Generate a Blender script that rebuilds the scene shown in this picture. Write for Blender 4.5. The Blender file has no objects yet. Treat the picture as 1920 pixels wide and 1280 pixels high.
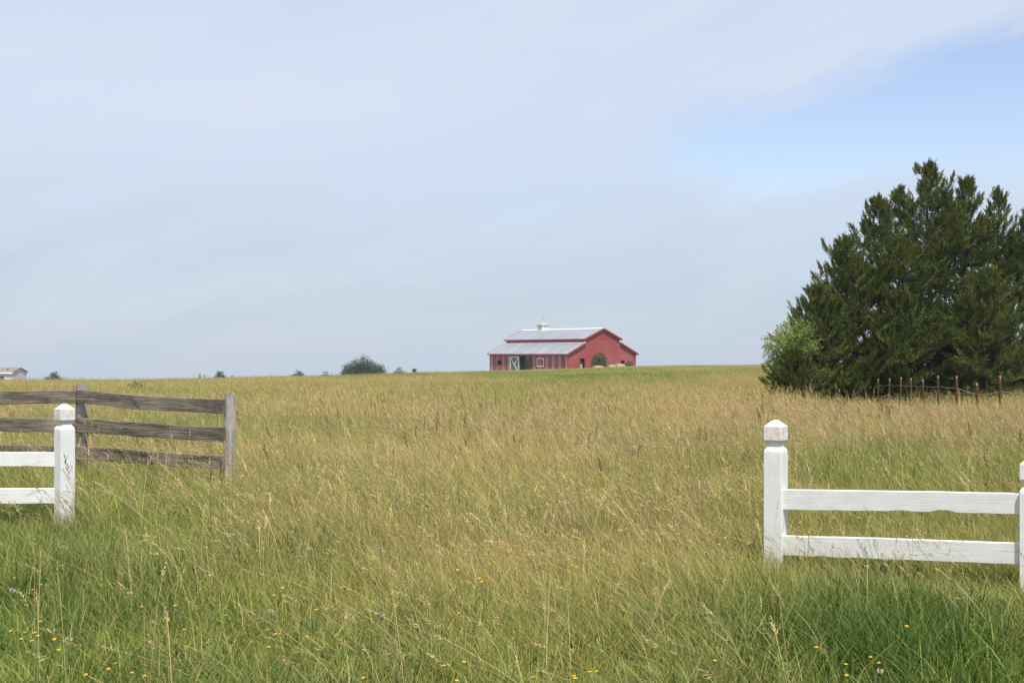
import bpy, bmesh, math, random
import numpy as np
from mathutils import Vector, Matrix
R = math.radians
S = bpy.context.scene
random.seed(7)
rng = np.random.default_rng(11)

# ------------------------------------------------------------------ camera, sky, sun, exposure
CAMZ, F, EYE = 1.42, 2400.0, 664.0          # eye height, focal length and eye level in pixels of the 1920 px photograph
cd = bpy.data.cameras.new('camera'); cam = bpy.data.objects.new('camera', cd)
S.collection.objects.link(cam)
cam.location = (0, 0, CAMZ); cam.rotation_euler = (R(90), 0, 0)
cd.sensor_width = 36; cd.lens = 45; cd.shift_y = 24 / 1920
cd.clip_start = 0.1; cd.clip_end = 8000
S.camera = cam
S.view_settings.view_transform = 'Standard'; S.view_settings.look = 'None'
S.view_settings.exposure = 0.14; S.view_settings.gamma = 1

SUN_EL = 60.0
SUN_V = Vector((0.29, -0.957, 0)).normalized() * math.cos(R(SUN_EL)) + Vector((0, 0, math.sin(R(SUN_EL))))
sd = bpy.data.lights.new('sun', 'SUN'); sun = bpy.data.objects.new('sun', sd)
S.collection.objects.link(sun)
sd.energy = 5.0; sd.angle = R(0.55); sd.color = (1.0, 0.95, 0.87)
sun.rotation_euler = SUN_V.to_track_quat('Z', 'Y').to_euler()
sun.location = (30, -20, 60)

W = bpy.data.worlds.new('World'); S.world = W; W.use_nodes = True
def build_world():
    nt = W.node_tree; N = nt.nodes; L = nt.links; N.clear()
    out = N.new('ShaderNodeOutputWorld'); bg = N.new('ShaderNodeBackground'); L.new(bg.outputs[0], out.inputs[0])
    sky = N.new('ShaderNodeTexSky'); sky.sky_type = 'NISHITA'; sky.sun_disc = False
    sky.sun_elevation = R(SUN_EL); sky.sun_rotation = math.atan2(SUN_V.x, SUN_V.y)
    sky.air_density = 1.0; sky.dust_density = .6; sky.ozone_density = 1.2
    bg.inputs['Strength'].default_value = 0.12
    tc = N.new('ShaderNodeTexCoord')
    sep = N.new('ShaderNodeSeparateXYZ'); L.new(tc.outputs['Generated'], sep.inputs[0])
    def M(op, a, b=None, c=None, clamp=False):
        n = N.new('ShaderNodeMath'); n.operation = op; n.use_clamp = clamp
        for i, v in enumerate((a, b, c)):
            if v is None: continue
            if isinstance(v, (int, float)): n.inputs[i].default_value = v
            else: L.new(v, n.inputs[i])
        return n.outputs[0]
    x, y, z = sep.outputs
    r = M('SQRT', M('ADD', M('MULTIPLY', x, x), M('MULTIPLY', y, y)))
    az = M('ARCTAN2', x, y)                                   # azimuth from the field's axis
    el = M('ARCTAN2', z, r)
    cmb = N.new('ShaderNodeCombineXYZ')
    L.new(M('ADD', M('MULTIPLY', az, 1.0), M('MULTIPLY', el, -0.7)), cmb.inputs[0])
    L.new(M('ADD', M('MULTIPLY', el, 3.2), M('MULTIPLY', az, -0.9)), cmb.inputs[1])
    def noise(scale, det, rough, off=0, dist=0.0):
        mp = N.new('ShaderNodeMapping'); mp.inputs['Location'].default_value = (off, off * .7, off)
        L.new(cmb.outputs[0], mp.inputs[0])
        n = N.new('ShaderNodeTexNoise'); n.inputs['Scale'].default_value = scale; n.inputs['Detail'].default_value = det
        n.inputs['Roughness'].default_value = rough; n.inputs['Distortion'].default_value = dist
        L.new(mp.outputs[0], n.inputs[0]); return n.outputs[0]
    n1 = noise(2.2, 4, .5, 3.1, .3); n2 = noise(7, 5, .55, 8.3, .4); n3 = noise(15, 6, .6, 21.7, .8)
    # the clear opening in the cloud veil: a wedge to the right of the field, wide at the right and closing to the left
    wob = M('ADD', M('MULTIPLY', M('SUBTRACT', n1, .5), .10), M('ADD', M('MULTIPLY', M('SUBTRACT', n2, .5), .05), M('MULTIPLY', M('SUBTRACT', n3, .5), .022)))
    eln = M('ADD', el, wob)
    top = M('ADD', 0.140, M('MULTIPLY', az, 0.29))            # upper edge of the opening
    up = N.new('ShaderNodeMapRange'); up.interpolation_type = 'SMOOTHSTEP'
    L.new(M('SUBTRACT', top, eln), up.inputs[0]); up.inputs[1].default_value = -.008; up.inputs[2].default_value = .026
    lo = N.new('ShaderNodeMapRange'); lo.interpolation_type = 'SMOOTHSTEP'
    L.new(eln, lo.inputs[0]); lo.inputs[1].default_value = .105; lo.inputs[2].default_value = .150
    lf = N.new('ShaderNodeMapRange'); lf.interpolation_type = 'SMOOTHSTEP'
    L.new(M('ADD', az, M('MULTIPLY', wob, 1.0)), lf.inputs[0]); lf.inputs[1].default_value = .06; lf.inputs[2].default_value = .17
    clear = M('MULTIPLY', M('MULTIPLY', up.outputs[0], lo.outputs[0]), lf.outputs[0])
    lift = N.new('ShaderNodeMapRange'); lift.interpolation_type = 'SMOOTHSTEP'
    L.new(el, lift.inputs[0]); lift.inputs[1].default_value = .015; lift.inputs[2].default_value = .22
    veil = M('ADD', M('MULTIPLY', lift.outputs[0], -.02), M('ADD', .88, M('MULTIPLY', M('SUBTRACT', n1, .5), .35)))
    veil = M('ADD', veil, M('ADD', M('MULTIPLY', M('SUBTRACT', n2, .5), .36), M('MULTIPLY', M('SUBTRACT', n3, .5), .16)), clamp=True)
    fac = M('MULTIPLY', veil, M('SUBTRACT', 1.0, M('MULTIPLY', clear, .86)), clamp=True)
    # cloud colour: lilac white high up, grey blue near the horizon
    cm = N.new('ShaderNodeMix'); cm.data_type = 'RGBA'; cm.clamp_factor = True
    L.new(M('ADD', lift.outputs[0], M('MULTIPLY', M('SUBTRACT', n1, .5), .5), clamp=True), cm.inputs[0])
    cm.inputs[6].default_value = (3.95, 4.72, 5.65, 1)
    cm.inputs[7].default_value = (5.30, 5.80, 6.85, 1)
    mix = N.new('ShaderNodeMix'); mix.data_type = 'RGBA'
    L.new(fac, mix.inputs[0]); 
    blue = N.new('ShaderNodeMix'); blue.data_type = 'RGBA'; blue.blend_type = 'MULTIPLY'; blue.inputs[0].default_value = 1
    L.new(sky.outputs[0], blue.inputs[6]); blue.inputs[7].default_value = (1.34, 1.26, 1.30, 1); L.new(blue.outputs[2], mix.inputs[6]); L.new(cm.outputs[2], mix.inputs[7])
    L.new(mix.outputs[2], bg.inputs['Color'])
build_world()

# ------------------------------------------------------------------ helpers
def noise2(x, y, seed=0):
    """smooth value noise, 0..1, numpy"""
    x = np.asarray(x, float); y = np.asarray(y, float)
    xi = np.floor(x).astype(np.int64); yi = np.floor(y).astype(np.int64)
    fx = x - xi; fy = y - yi; fx = fx * fx * (3 - 2 * fx); fy = fy * fy * (3 - 2 * fy)
    def h(a, b):
        v = (a * 374761393 + b * 668265263 + seed * 1442695041) & 0x7fffffff
        v = ((v ^ (v >> 13)) * 1274126177) & 0x7fffffff
        return ((v ^ (v >> 16)) & 0xffff) / 65535.0
    return (h(xi, yi) * (1 - fx) + h(xi + 1, yi) * fx) * (1 - fy) + (h(xi, yi + 1) * (1 - fx) + h(xi + 1, yi + 1) * fx) * fy
def fbm(x, y, seed=0, o=4):
    a, s, t = .5, 0, 0
    for k in range(o):
        s = s + a * noise2(np.asarray(x) * 2 ** k, np.asarray(y) * 2 ** k, seed + k); t += a; a *= .5
    return s / t

GH = 0.50    # height of the meadow grass on the crest
_u = (np.array([-400, 0, 250, 550, 800, 920, 1060, 1190, 1300, 1440, 1920, 2300]) - 960) / F
_h = (np.array([717, 717, 715, 707.5, 700, 697, 693, 688, 686, 685, 686, 686]) - EYE) / F
_cu = (np.array([-400, 0, 600, 1000, 1300, 1920]) - 960) / F
_cy = np.array([70, 75, 110, 175, 200, 170.])
def ground(x, y):
    x = np.asarray(x, float); y = np.asarray(y, float)
    u = np.clip(x / np.maximum(y, 30.), -.9, .9)
    th = np.interp(u, _u, _h); yc = np.interp(u, _cu, _cy)
    gc = CAMZ - th * yc - GH
    near = np.clip((y - 11) / (yc - 11), 0, 1) * gc
    far = CAMZ - (th + np.minimum(.000022 * (y - yc), .0045)) * y - GH
    g = np.where(y < yc, near, far)
    g = g + (fbm(x / 9, y / 9, 5, 3) - .5) * .10 * np.clip((y - 9) / 10, 0, 1) * np.clip((yc + 40 - y) / 40, 0, 1)
    g = g - .75 * np.exp(-((x - 13.5) / 6.0) ** 2 - ((y - 34.) / 11.) ** 2) - .42 * np.exp(-((x - 9.5) / 4.) ** 2 - ((y - 46.) / 7.) ** 2)   # the hollow with the cedars and the wire fence
    return g
def gz(x, y): return float(ground(x, y))
def P(px, py, Y): return Vector(((px - 960) / F * Y, Y, CAMZ - (py - EYE) / F * Y))
def XY(px, Y): return (px - 960) / F * Y, Y

def link(o, parent=None):
    S.collection.objects.link(o)
    if parent: o.parent = parent
    return o
def tag(o, label=None, cat=None, group=None, kind=None):
    if label: o['label'] = label
    if cat: o['category'] = cat
    if group: o['group'] = group
    if kind: o['kind'] = kind
    return o
def thing(name, label, cat, loc=(0, 0, 0), rz=0, group=None):
    o = bpy.data.objects.new(name, None); link(o); o.location = loc; o.rotation_euler = (0, 0, rz)
    o.empty_display_size = .2
    return tag(o, label, cat, group)
def mesh_np(name, v, f, mat, attrs=None, smooth=False):
    """v (n,3); f (m,k) all faces with k corners"""
    v = np.ascontiguousarray(v, np.float32); f = np.ascontiguousarray(f, np.int32)
    me = bpy.data.meshes.new(name); k = f.shape[1]; m = len(f)
    me.vertices.add(len(v)); me.vertices.foreach_set('co', v.ravel())
    me.loops.add(m * k); me.loops.foreach_set('vertex_index', f.ravel())
    me.polygons.add(m); me.polygons.foreach_set('loop_start', np.arange(0, m * k, k, dtype=np.int32))
    me.polygons.foreach_set('loop_total', np.full(m, k, np.int32))
    if smooth: me.polygons.foreach_set('use_smooth', np.ones(m, bool))
    me.update(calc_edges=True)
    for a, d in (attrs or {}).items():
        at = me.attributes.new(a, 'FLOAT', 'POINT'); at.data.foreach_set('value', np.ascontiguousarray(d, np.float32))
    me.materials.append(mat)
    return me
def obj_me(name, me, parent=None, loc=(0, 0, 0), rot=(0, 0, 0)):
    o = bpy.data.objects.new(name, me); link(o, parent); o.location = loc; o.rotation_euler = rot; return o
def obj_bm(name, bm, mat, parent=None, loc=(0, 0, 0), rot=(0, 0, 0), smooth=False):
    bmesh.ops.recalc_face_normals(bm, faces=bm.faces[:])
    me = bpy.data.meshes.new(name); bm.to_mesh(me); bm.free(); me.materials.append(mat)
    if smooth:
        for p in me.polygons: p.use_smooth = True
    return obj_me(name, me, parent, loc, rot)
def box(bm, x0, x1, y0, y1, z0, z1):
    vs = [bm.verts.new(c) for c in ((x0, y0, z0), (x1, y0, z0), (x1, y1, z0), (x0, y1, z0), (x0, y0, z1), (x1, y0, z1), (x1, y1, z1), (x0, y1, z1))]
    for f in ((3, 2, 1, 0), (4, 5, 6, 7), (0, 1, 5, 4), (1, 2, 6, 5), (2, 3, 7, 6), (3, 0, 4, 7)): bm.faces.new([vs[i] for i in f])
def hexa(bm, pts):
    vs = [bm.verts.new(p) for p in pts]
    for f in ((3, 2, 1, 0), (4, 5, 6, 7), (0, 1, 5, 4), (1, 2, 6, 5), (2, 3, 7, 6), (3, 0, 4, 7)): bm.faces.new([vs[i] for i in f])
def prism_y(bm, prof, y0, y1):
    """closed polygon in x,z extruded along y"""
    a = [bm.verts.new((p[0], y0, p[1])) for p in prof]; b = [bm.verts.new((p[0], y1, p[1])) for p in prof]
    bm.faces.new(a); bm.faces.new(b[::-1]); n = len(prof)
    for i in range(n): bm.faces.new((a[i], b[i], b[(i + 1) % n], a[(i + 1) % n]))
def tube(bm, pts, rad, k=6):
    rings = []; n = len(pts)
    for i, p in enumerate(pts):
        p = Vector(p); d = (Vector(pts[min(i + 1, n - 1)]) - Vector(pts[max(i - 1, 0)])).normalized()
        a = d.orthogonal().normalized(); b = d.cross(a); r = rad[i] if hasattr(rad, '__len__') else rad
        if i: # keep the frame from spinning
            a = (pa - d * pa.dot(d)).normalized(); b = d.cross(a)
        pa = a
        rings.append([bm.verts.new(p + (a * math.cos(2 * math.pi * j / k) + b * math.sin(2 * math.pi * j / k)) * r) for j in range(k)])
    for i in range(n - 1):
        for j in range(k): bm.faces.new((rings[i][j], rings[i][(j + 1) % k], rings[i + 1][(j + 1) % k], rings[i + 1][j]))
    bm.faces.new(rings[0][::-1]); bm.faces.new(rings[-1])

# ------------------------------------------------------------------ materials
class NT:
    def __init__(s, name):
        s.m = bpy.data.materials.new(name); s.m.use_nodes = True; s.t = s.m.node_tree; s.N = s.t.nodes; s.L = s.t.links
        s.N.clear(); s.out = s.N.new('ShaderNodeOutputMaterial')
    def n(s, t, **k):
        o = s.N.new(t)
        for a, v in k.items(): setattr(o, a, v)
        return o
    def set(s, n, i, v):
        if hasattr(v, 'is_linked'): s.L.new(v, n.inputs[i])
        else: n.inputs[i].default_value = v
    def math(s, op, a, b=None, clamp=False):
        n = s.n('ShaderNodeMath', operation=op, use_clamp=clamp); s.set(n, 0, a)
        if b is not None: s.set(n, 1, b)
        return n.outputs[0]
    def mix(s, f, a, b):
        n = s.n('ShaderNodeMix', data_type='RGBA', clamp_factor=True); s.set(n, 0, f)
        for i, v in ((6, a), (7, b)): s.set(n, i, v if hasattr(v, 'is_linked') else (*v, 1))
        return n.outputs[2]
    def rng(s, v, a, b, c=0., d=1.):
        n = s.n('ShaderNodeMapRange'); s.set(n, 0, v)
        for i, q in zip((1, 2, 3, 4), (a, b, c, d)): n.inputs[i].default_value = q
        return n.outputs[0]
    def noise(s, scale=(1, 1, 1), sc=1., det=4, rough=.5, dist=0., co='Object', off=None):
        tc = s.n('ShaderNodeTexCoord'); mp = s.n('ShaderNodeMapping'); mp.inputs['Scale'].default_value = scale
        s.L.new(tc.outputs[co], mp.inputs[0])
        if off is not None: s.L.new(off, mp.inputs['Location'])
        n = s.n('ShaderNodeTexNoise'); n.inputs['Scale'].default_value = sc; n.inputs['Detail'].default_value = det
        n.inputs['Roughness'].default_value = rough; n.inputs['Distortion'].default_value = dist
        s.L.new(mp.outputs[0], n.inputs[0]); return n.outputs[0]
    def attr(s, name, typ='GEOMETRY'):
        return s.n('ShaderNodeAttribute', attribute_name=name, attribute_type=typ).outputs['Fac']
    def bsdf(s, col, rough=.6, spec=.3, metal=0., bump=None, bd=.01, bs=.5, trans=0.):
        b = s.n('ShaderNodeBsdfPrincipled'); s.set(b, 'Base Color', col if hasattr(col, 'is_linked') else (*col, 1))
        s.set(b, 'Roughness', rough); b.inputs['Specular IOR Level'].default_value = spec; s.set(b, 'Metallic', metal)
        if bump is not None:
            bn = s.n('ShaderNodeBump'); bn.inputs['Strength'].default_value = bs; bn.inputs['Distance'].default_value = bd
            s.L.new(bump, bn.inputs['Height']); s.L.new(bn.outputs[0], b.inputs['Normal'])
        o = b.outputs[0]
        if trans > 0:
            t = s.n('ShaderNodeBsdfTranslucent'); s.set(t, 0, col if hasattr(col, 'is_linked') else (*col, 1))
            mx = s.n('ShaderNodeMixShader'); mx.inputs[0].default_value = trans
            s.L.new(o, mx.inputs[1]); s.L.new(t.outputs[0], mx.inputs[2]); o = mx.outputs[0]
        s.L.new(o, s.out.inputs[0]); return s.m
def plain(name, col, var=.25, rough=.7, spec=.3, sc=3., metal=0., bd=.004):
    t = NT(name); n = t.noise(sc=sc, det=5)
    a = tuple(c * (1 - var) for c in col); b = tuple(min(1, c * (1 + var)) for c in col)
    return t.bsdf(t.mix(t.rng(n, .3, .7), a, b), rough, spec, metal, n, bd, .4)

def mat_blade(name, green, green2, straw, tip=.35, spread=.95, trans=.34):
    """grass: the tuft's own tint slides it from green to straw, each blade differs, tips dry first"""
    t = NT(name); rnd = t.attr('rnd'); tt = t.attr('t'); tint = t.attr('tint', 'INSTANCER')
    g = t.mix(rnd, green, green2)
    f = t.math('ADD', tint, t.math('MULTIPLY', t.math('SUBTRACT', rnd, .5), spread))
    f = t.math('ADD', f, t.math('MULTIPLY', t.math('SUBTRACT', tt, .45), tip), clamp=True)
    val = t.rng(t.attr('rnd2'), 0, 1, .50, 1.50)
    c = t.mix(f, g, straw)
    vm = t.n('ShaderNodeVectorMath', operation='SCALE'); t.L.new(c, vm.inputs[0]); t.L.new(val, vm.inputs['Scale'])
    return t.bsdf(vm.outputs[0], .55, .25, trans=trans)
MB_GREEN = mat_blade('grass_green', (.105, .210, .020), (.240, .315, .044), (.51, .40, .14))
MB_LUSH = mat_blade('grass_lush', (.034, .094, .012), (.088, .172, .024), (.45, .40, .14), tip=.2)
MB_STRAW = mat_blade('grass_straw', (.26, .32, .065), (.36, .34, .095), (.57, .44, .19), tip=.5, spread=.8, trans=.3)
MB_STRAW2 = mat_blade('grass_flower_stalk', (.30, .31, .10), (.40, .33, .15), (.50, .36, .19), tip=.4, spread=1.0, trans=.25)
MB_WEED = mat_blade('grass_weed', (.075, .075, .030), (.10, .07, .04), (.16, .10, .05), tip=.3, trans=.1)
MB_DOCK = mat_blade('grass_dock', (.20, .10, .05), (.26, .12, .06), (.30, .13, .07), tip=.2, trans=.1)

def mat_ground():
    t = NT('ground_thatch')
    a = t.noise(sc=.35, det=5, co='Object'); b = t.noise(sc=14, det=6, rough=.7); c = t.noise((.25, 1, 1), .05, 4)
    col = t.mix(t.rng(a, .35, .65), (.055, .060, .022), (.14, .115, .048))
    col = t.mix(t.rng(b, .45, .75), col, (.06, .048, .03))
    col = t.mix(t.rng(c, .4, .6, 0, .5), col, (.17, .14, .055))
    return t.bsdf(col, .9, .1, bump=b, bd=.05, bs=.8)
M_GROUND = mat_ground()

def mat_white_paint():
    t = NT('white_paint_weathered'); oi = t.n('ShaderNodeObjectInfo').outputs['Random']
    off = t.n('ShaderNodeCombineXYZ'); s_ = t.math('MULTIPLY', oi, 37.); t.L.new(s_, off.inputs[0]); t.L.new(s_, off.inputs[1])
    g = t.noise((1.6, 40, 40), 1.6, 6, .6, .6, off=off.outputs[0]); n = t.noise(sc=9, det=6, rough=.65, off=off.outputs[0]); p = t.noise((1, 1, 1), 26, 5, .7, off=off.outputs[0])
    col = t.mix(t.rng(n, .35, .7), (.74, .74, .715), (.66, .66, .63))
    col = t.mix(t.rng(g, .63, .70, 0, .7), col, (.36, .33, .28))
    ck = t.noise((.9, 46, 60), 1.1, 3, .5, .8, off=off.outputs[0]); col = t.mix(t.rng(ck, .68, .71, 0, .85), col, (.20, .18, .15))     # drying cracks
    col = t.mix(t.rng(p, .64, .74, 0, .6), col, (.55, .49, .38))
    return t.bsdf(col, .55, .35, bump=t.math('ADD', g, t.math('MULTIPLY', n, .6)), bd=.004, bs=.4)
def mat_white_post():
    t = NT('white_post_paint'); oi = t.n('ShaderNodeObjectInfo').outputs['Random']
    off = t.n('ShaderNodeCombineXYZ'); s_ = t.math('MULTIPLY', oi, 37.); t.L.new(s_, off.inputs[0]); t.L.new(s_, off.inputs[1])
    g = t.noise((30, 30, 1.5), 1.2, 6, .6, .5, off=off.outputs[0]); n = t.noise(sc=8, det=6, rough=.65, off=off.outputs[0]); p = t.noise((1, 1, 1), 30, 5, .7, off=off.outputs[0])
    sp = t.n('ShaderNodeSeparateXYZ'); t.L.new(t.n('ShaderNodeTexCoord').outputs['Object'], sp.inputs[0])
    col = t.mix(t.rng(n, .35, .7), (.75, .75, .725), (.67, .67, .645))
    col = t.mix(t.rng(g, .64, .76, 0, .4), col, (.50, .49, .46))
    capd = t.math('MULTIPLY', t.rng(sp.outputs[2], .955, .99), t.rng(p, .45, .6))          # lichen and dirt on the cap's top
    col = t.mix(t.math('MULTIPLY', capd, .7), col, (.56, .43, .26))
    foot = t.math('MULTIPLY', t.rng(sp.outputs[2], .22, .02), t.rng(n, .42, .6))           # soil splashed on the foot
    col = t.mix(t.math('MULTIPLY', foot, .6), col, (.45, .33, .20))
    spl = t.rng(p, .70, .76, 0, .7); col = t.mix(spl, col, (.60, .56, .48))
    return t.bsdf(col, .5, .35, bump=t.math('ADD', g, t.math('MULTIPLY', p, .5)), bd=.004, bs=.5)
def mat_old_wood(name, scale, a, b, dark):
    t = NT(name); oi = t.n('ShaderNodeObjectInfo').outputs['Random']
    off = t.n('ShaderNodeCombineXYZ'); s_ = t.math('MULTIPLY', oi, 53.)
    for i in range(3): t.L.new(s_, off.inputs[i])
    g = t.noise(scale, 1.5, 7, .65, 1.2, off=off.outputs[0]); n = t.noise(tuple(q ** .5 for q in scale), 1.3, 4, .6, off=off.outputs[0])
    k = t.noise((.55, 1.3, 1.3) if scale[0] < scale[1] else (1.3, 1.3, .55), 11.0, 4, .55, .6, off=off.outputs[0])
    col = t.mix(t.rng(g, .36, .64), a, b)
    col = t.mix(t.rng(n, .48, .70, 0, .85), col, dark)
    col = t.mix(t.rng(t.noise((1, 1, 1), 2.2, 5, .6, off=off.outputs[0]), .5, .75, 0, .5), col, tuple(min(1, q * 1.5) for q in b))
    col = t.mix(t.rng(k, .63, .75, 0, .75), col, tuple(q * .5 for q in dark))
    return t.bsdf(col, .85, .2, bump=g, bd=.012, bs=.9)
M_WPAINT = mat_white_paint(); M_WPOST = mat_white_post()
M_BOARD = mat_old_wood('weathered_board', (1.2, 30, 30), (.092, .073, .056), (.27, .23, .185), (.045, .034, .026))
M_OPOST = mat_old_wood('weathered_post', (26, 26, 1.0), (.20, .17, .145), (.42, .385, .345), (.16, .13, .105))
M_ENDGRAIN = plain('cut_end_wood', (.48, .46, .43), .3, .9, sc=20)

def mat_leaf(name, a, b, c, trans=.3, rough=.6):
    t = NT(name); r = t.attr('rnd'); q = t.attr('clump')
    col = t.mix(r, a, b); col = t.mix(t.math('MULTIPLY', q, .8), col, c)
    return t.bsdf(col, rough, .25, trans=trans)
M_CEDAR = mat_leaf('cedar_foliage', (.034, .060, .010), (.084, .120, .019), (.225, .235, .045), .20)  # third colour: fresh growth, brightened to stand in for sunlit tips
M_LEAFY = mat_leaf('broad_leaf_foliage', (.16, .23, .045), (.25, .32, .07), (.34, .38, .11), .35)
M_SHRUB = mat_leaf('shrub_foliage', (.040, .080, .020), (.075, .13, .035), (.10, .15, .045), .3)
M_FARLEAF = mat_leaf('distant_foliage', (.034, .068, .020), (.062, .105, .032), (.085, .13, .040), .25)
M_BARK = plain('bark', (.075, .058, .045), .4, .9, sc=12, bd=.02)

# ------------------------------------------------------------------ ground
def build_ground():
    ys = np.concatenate([np.arange(-60, 0, 10), np.arange(0, 40, 1.0), np.arange(40, 130, 2.5), np.arange(130, 330, 6), np.geomspace(330, 900, 14)])
    xs0 = np.concatenate([np.arange(0, 30, 1.), np.arange(30, 120, 3.5), np.geomspace(120, 700, 16)])
    xs = np.concatenate([-xs0[:0:-1], xs0])
    X, Y = np.meshgrid(xs, ys); Z = ground(X, Y)
    v = np.stack([X.ravel(), Y.ravel(), Z.ravel()], 1); nx, ny = len(xs), len(ys)
    i = (np.arange(ny - 1)[:, None] * nx + np.arange(nx - 1)[None]).ravel()
    f = np.stack([i, i + 1, i + nx + 1, i + nx], 1)
    o = obj_me('ground', mesh_np('ground', v, f, M_GROUND, smooth=True)); o['kind'] = 'structure'
build_ground()

# ------------------------------------------------------------------ barn
def build_barn():
    bx, by = 9.54, 218.0; zb = gz(16, 223) - .05
    zb = min(zb, -1.35)
    ang = math.atan2(.591, .804); Wd, Ln = 15.4, 23.0
    x1, x2, xm = 3.77, 11.63, 7.7; hl, hj, hu, hp = 3.32, 5.15, 5.90, 7.60
    root = thing('barn', 'red metal barn with silver roofs and a white cupola on the crest of the field', 'barn', (bx, by, zb), ang)
    def mat_red(name, axis):
        t = NT(name)
        sp = t.n('ShaderNodeSeparateXYZ'); t.L.new(t.n('ShaderNodeTexCoord').outputs['Object'], sp.inputs[0])
        n1 = t.noise((1, 1, .05) if axis == 'y' else (1, 1, .05), .55, 5, .6); n2 = t.noise((1, 1, .12), 3.0, 5, .6); n3 = t.noise(sc=.25, det=3)
        w = t.math('SINE', t.math('MULTIPLY', sp.outputs[1], 2 * math.pi / 1.83))
        st = t.math('ADD', t.math('MULTIPLY', w, .16), t.math('ADD', t.math('MULTIPLY', n1, .6), t.math('MULTIPLY', n2, .5)))
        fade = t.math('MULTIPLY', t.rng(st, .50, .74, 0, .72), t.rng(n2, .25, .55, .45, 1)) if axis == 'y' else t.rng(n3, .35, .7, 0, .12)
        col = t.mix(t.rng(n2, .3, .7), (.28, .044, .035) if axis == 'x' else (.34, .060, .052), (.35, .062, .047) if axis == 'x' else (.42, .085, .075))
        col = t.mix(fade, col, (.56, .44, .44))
        rib = t.math('SINE', t.math('MULTIPLY', t.math('ADD', sp.outputs[0], sp.outputs[1]), 2 * math.pi / .23))
        return t.bsdf(col, .5, .35, bump=t.rng(rib, .6, 1.), bd=.02, bs=.6)
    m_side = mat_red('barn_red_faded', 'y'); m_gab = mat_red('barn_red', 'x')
    m_trim = plain('barn_trim_red', (.33, .055, .052), .15, .5)
    m_white = plain('barn_white', (.80, .80, .77), .06, .5)
    m_door = plain('barn_door_green', (.12, .155, .13), .2, .6)
    m_dark = plain('barn_dark', (.03, .03, .03), .3, .8)
    def mat_roof():
        t = NT('barn_roof_metal'); sp = t.n('ShaderNodeSeparateXYZ'); t.L.new(t.n('ShaderNodeTexCoord').outputs['Object'], sp.inputs[0])
        n = t.noise((.15, 1.4, .15), 1.0, 5, .6); n2 = t.noise(sc=1.2, det=5)
        col = t.mix(t.rng(n, .35, .68), (.27, .29, .32), (.42, .435, .46)); col = t.mix(t.rng(n2, .55, .75, 0, .35), col, (.42, .38, .36))
        rib = t.math('SINE', t.math('MULTIPLY', sp.outputs[1], 2 * math.pi / .3))
        return t.bsdf(col, .45, .5, .35, bump=t.rng(rib, .7, 1.), bd=.02, bs=.5)
    m_roof = mat_roof()
    th = .12
    def panels(u0, u1, h0, h1, holes):
        us = sorted({u0, u1, *[h[0] for h in holes], *[h[1] for h in holes]}); hs = sorted({h0, h1, *[h[2] for h in holes], *[h[3] for h in holes]})
        for a, b in zip(us, us[1:]):
            for c, d in zip(hs, hs[1:]):
                cu, ch = (a + b) / 2, (c + d) / 2
                if not any(h[0] < cu < h[1] and h[2] < ch < h[3] for h in holes): yield a, b, c, d
    # long side walls (x = 0 and x = Wd)
    D = (11.65, 13.75, -.3, 2.8); Wn = (6.84, 8.53, 1.15, 2.36); Wf = (19.3, 20.6, 1.25, 2.0)
    bm = bmesh.new()
    for a, b, c, d in panels(th, Ln - th, -.4, hl, [D, Wf]): box(bm, 0, th, a, b, c, d)
    obj_bm('wall', bm, m_side, root)
    bm = bmesh.new(); box(bm, Wd - th, Wd, th, Ln - th, -.4, hl); obj_bm('wall', bm, m_side, root)
    # gable walls: lean-to bays and the high middle, openings cut out
    for y0, y1, holes in ((0, th, [(2.62, 3.68, -.4, 2.45), (12.0, 12.75, 1.35, 2.1)]), (Ln - th, Ln, [])):
        bm = bmesh.new()
        for a, b, c, d in panels(0, Wd, -.4, hl, holes): box(bm, a, b, y0, y1, c, d)
        def quadp(p): prism_y(bm, p, y0, y1)
        quadp([(0, hl), (x1, hl), (x1, hj)]); quadp([(x2, hl), (Wd, hl), (x2, hj)])
        quadp([(x1, hl), (x2, hl), (x2, hu), (xm, hp), (x1, hu)])
        obj_bm('gable_wall', bm, m_gab, root)
    # the clerestory strips of the raised middle
    for xa in (x1, x2 - th):
        bm = bmesh.new(); box(bm, xa, xa + th, th, Ln - th, hj - .25, hu); obj_bm('clerestory_wall', bm, m_gab, root)
    # roofs
    ov = .35
    def slope(xa, za, xb, zb_, t=.10, lo=-ov, hi=Ln + ov):
        bm = bmesh.new(); prism_y(bm, [(xa, za), (xb, zb_), (xb, zb_ + t), (xa, za + t)], lo, hi); return bm
    sl = (hj - hl) / x1; su = (hp - hu) / (xm - x1)
    obj_bm('lean_to_roof', slope(-ov, hl - ov * sl + .01, x1 - .003, hj + .01), m_roof, root)
    obj_bm('lean_to_roof', slope(x2 + .003, hj + .01, Wd + ov, hl - ov * sl + .01), m_roof, root)
    obj_bm('roof', slope(x1 - ov, hu - ov * su + .01, xm, hp + .01), m_roof, root)
    obj_bm('roof', slope(xm, hp + .01, x2 + ov, hu - ov * su + .01), m_roof, root)
    bm = bmesh.new(); prism_y(bm, [(xm - .2, hp + .10 - .2 * su + .012), (xm, hp + .125), (xm + .2, hp + .10 - .2 * su + .012), (xm + .2, hp + .15 - .2 * su), (xm, hp + .17), (xm - .2, hp + .15 - .2 * su)], -ov, Ln + ov)
    obj_bm('ridge_cap', bm, m_white, root)  # the cap's white imitates the highlight along the ridge
    bm = bmesh.new(); prism_y(bm, [(x1 - .35, hj + .115 - .35 * sl + .004), (x1 - .006, hj + .125), (x1 - .006, hj + .18), (x1 - .35, hj + .16 - .35 * sl)], -ov, Ln + ov)
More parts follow.
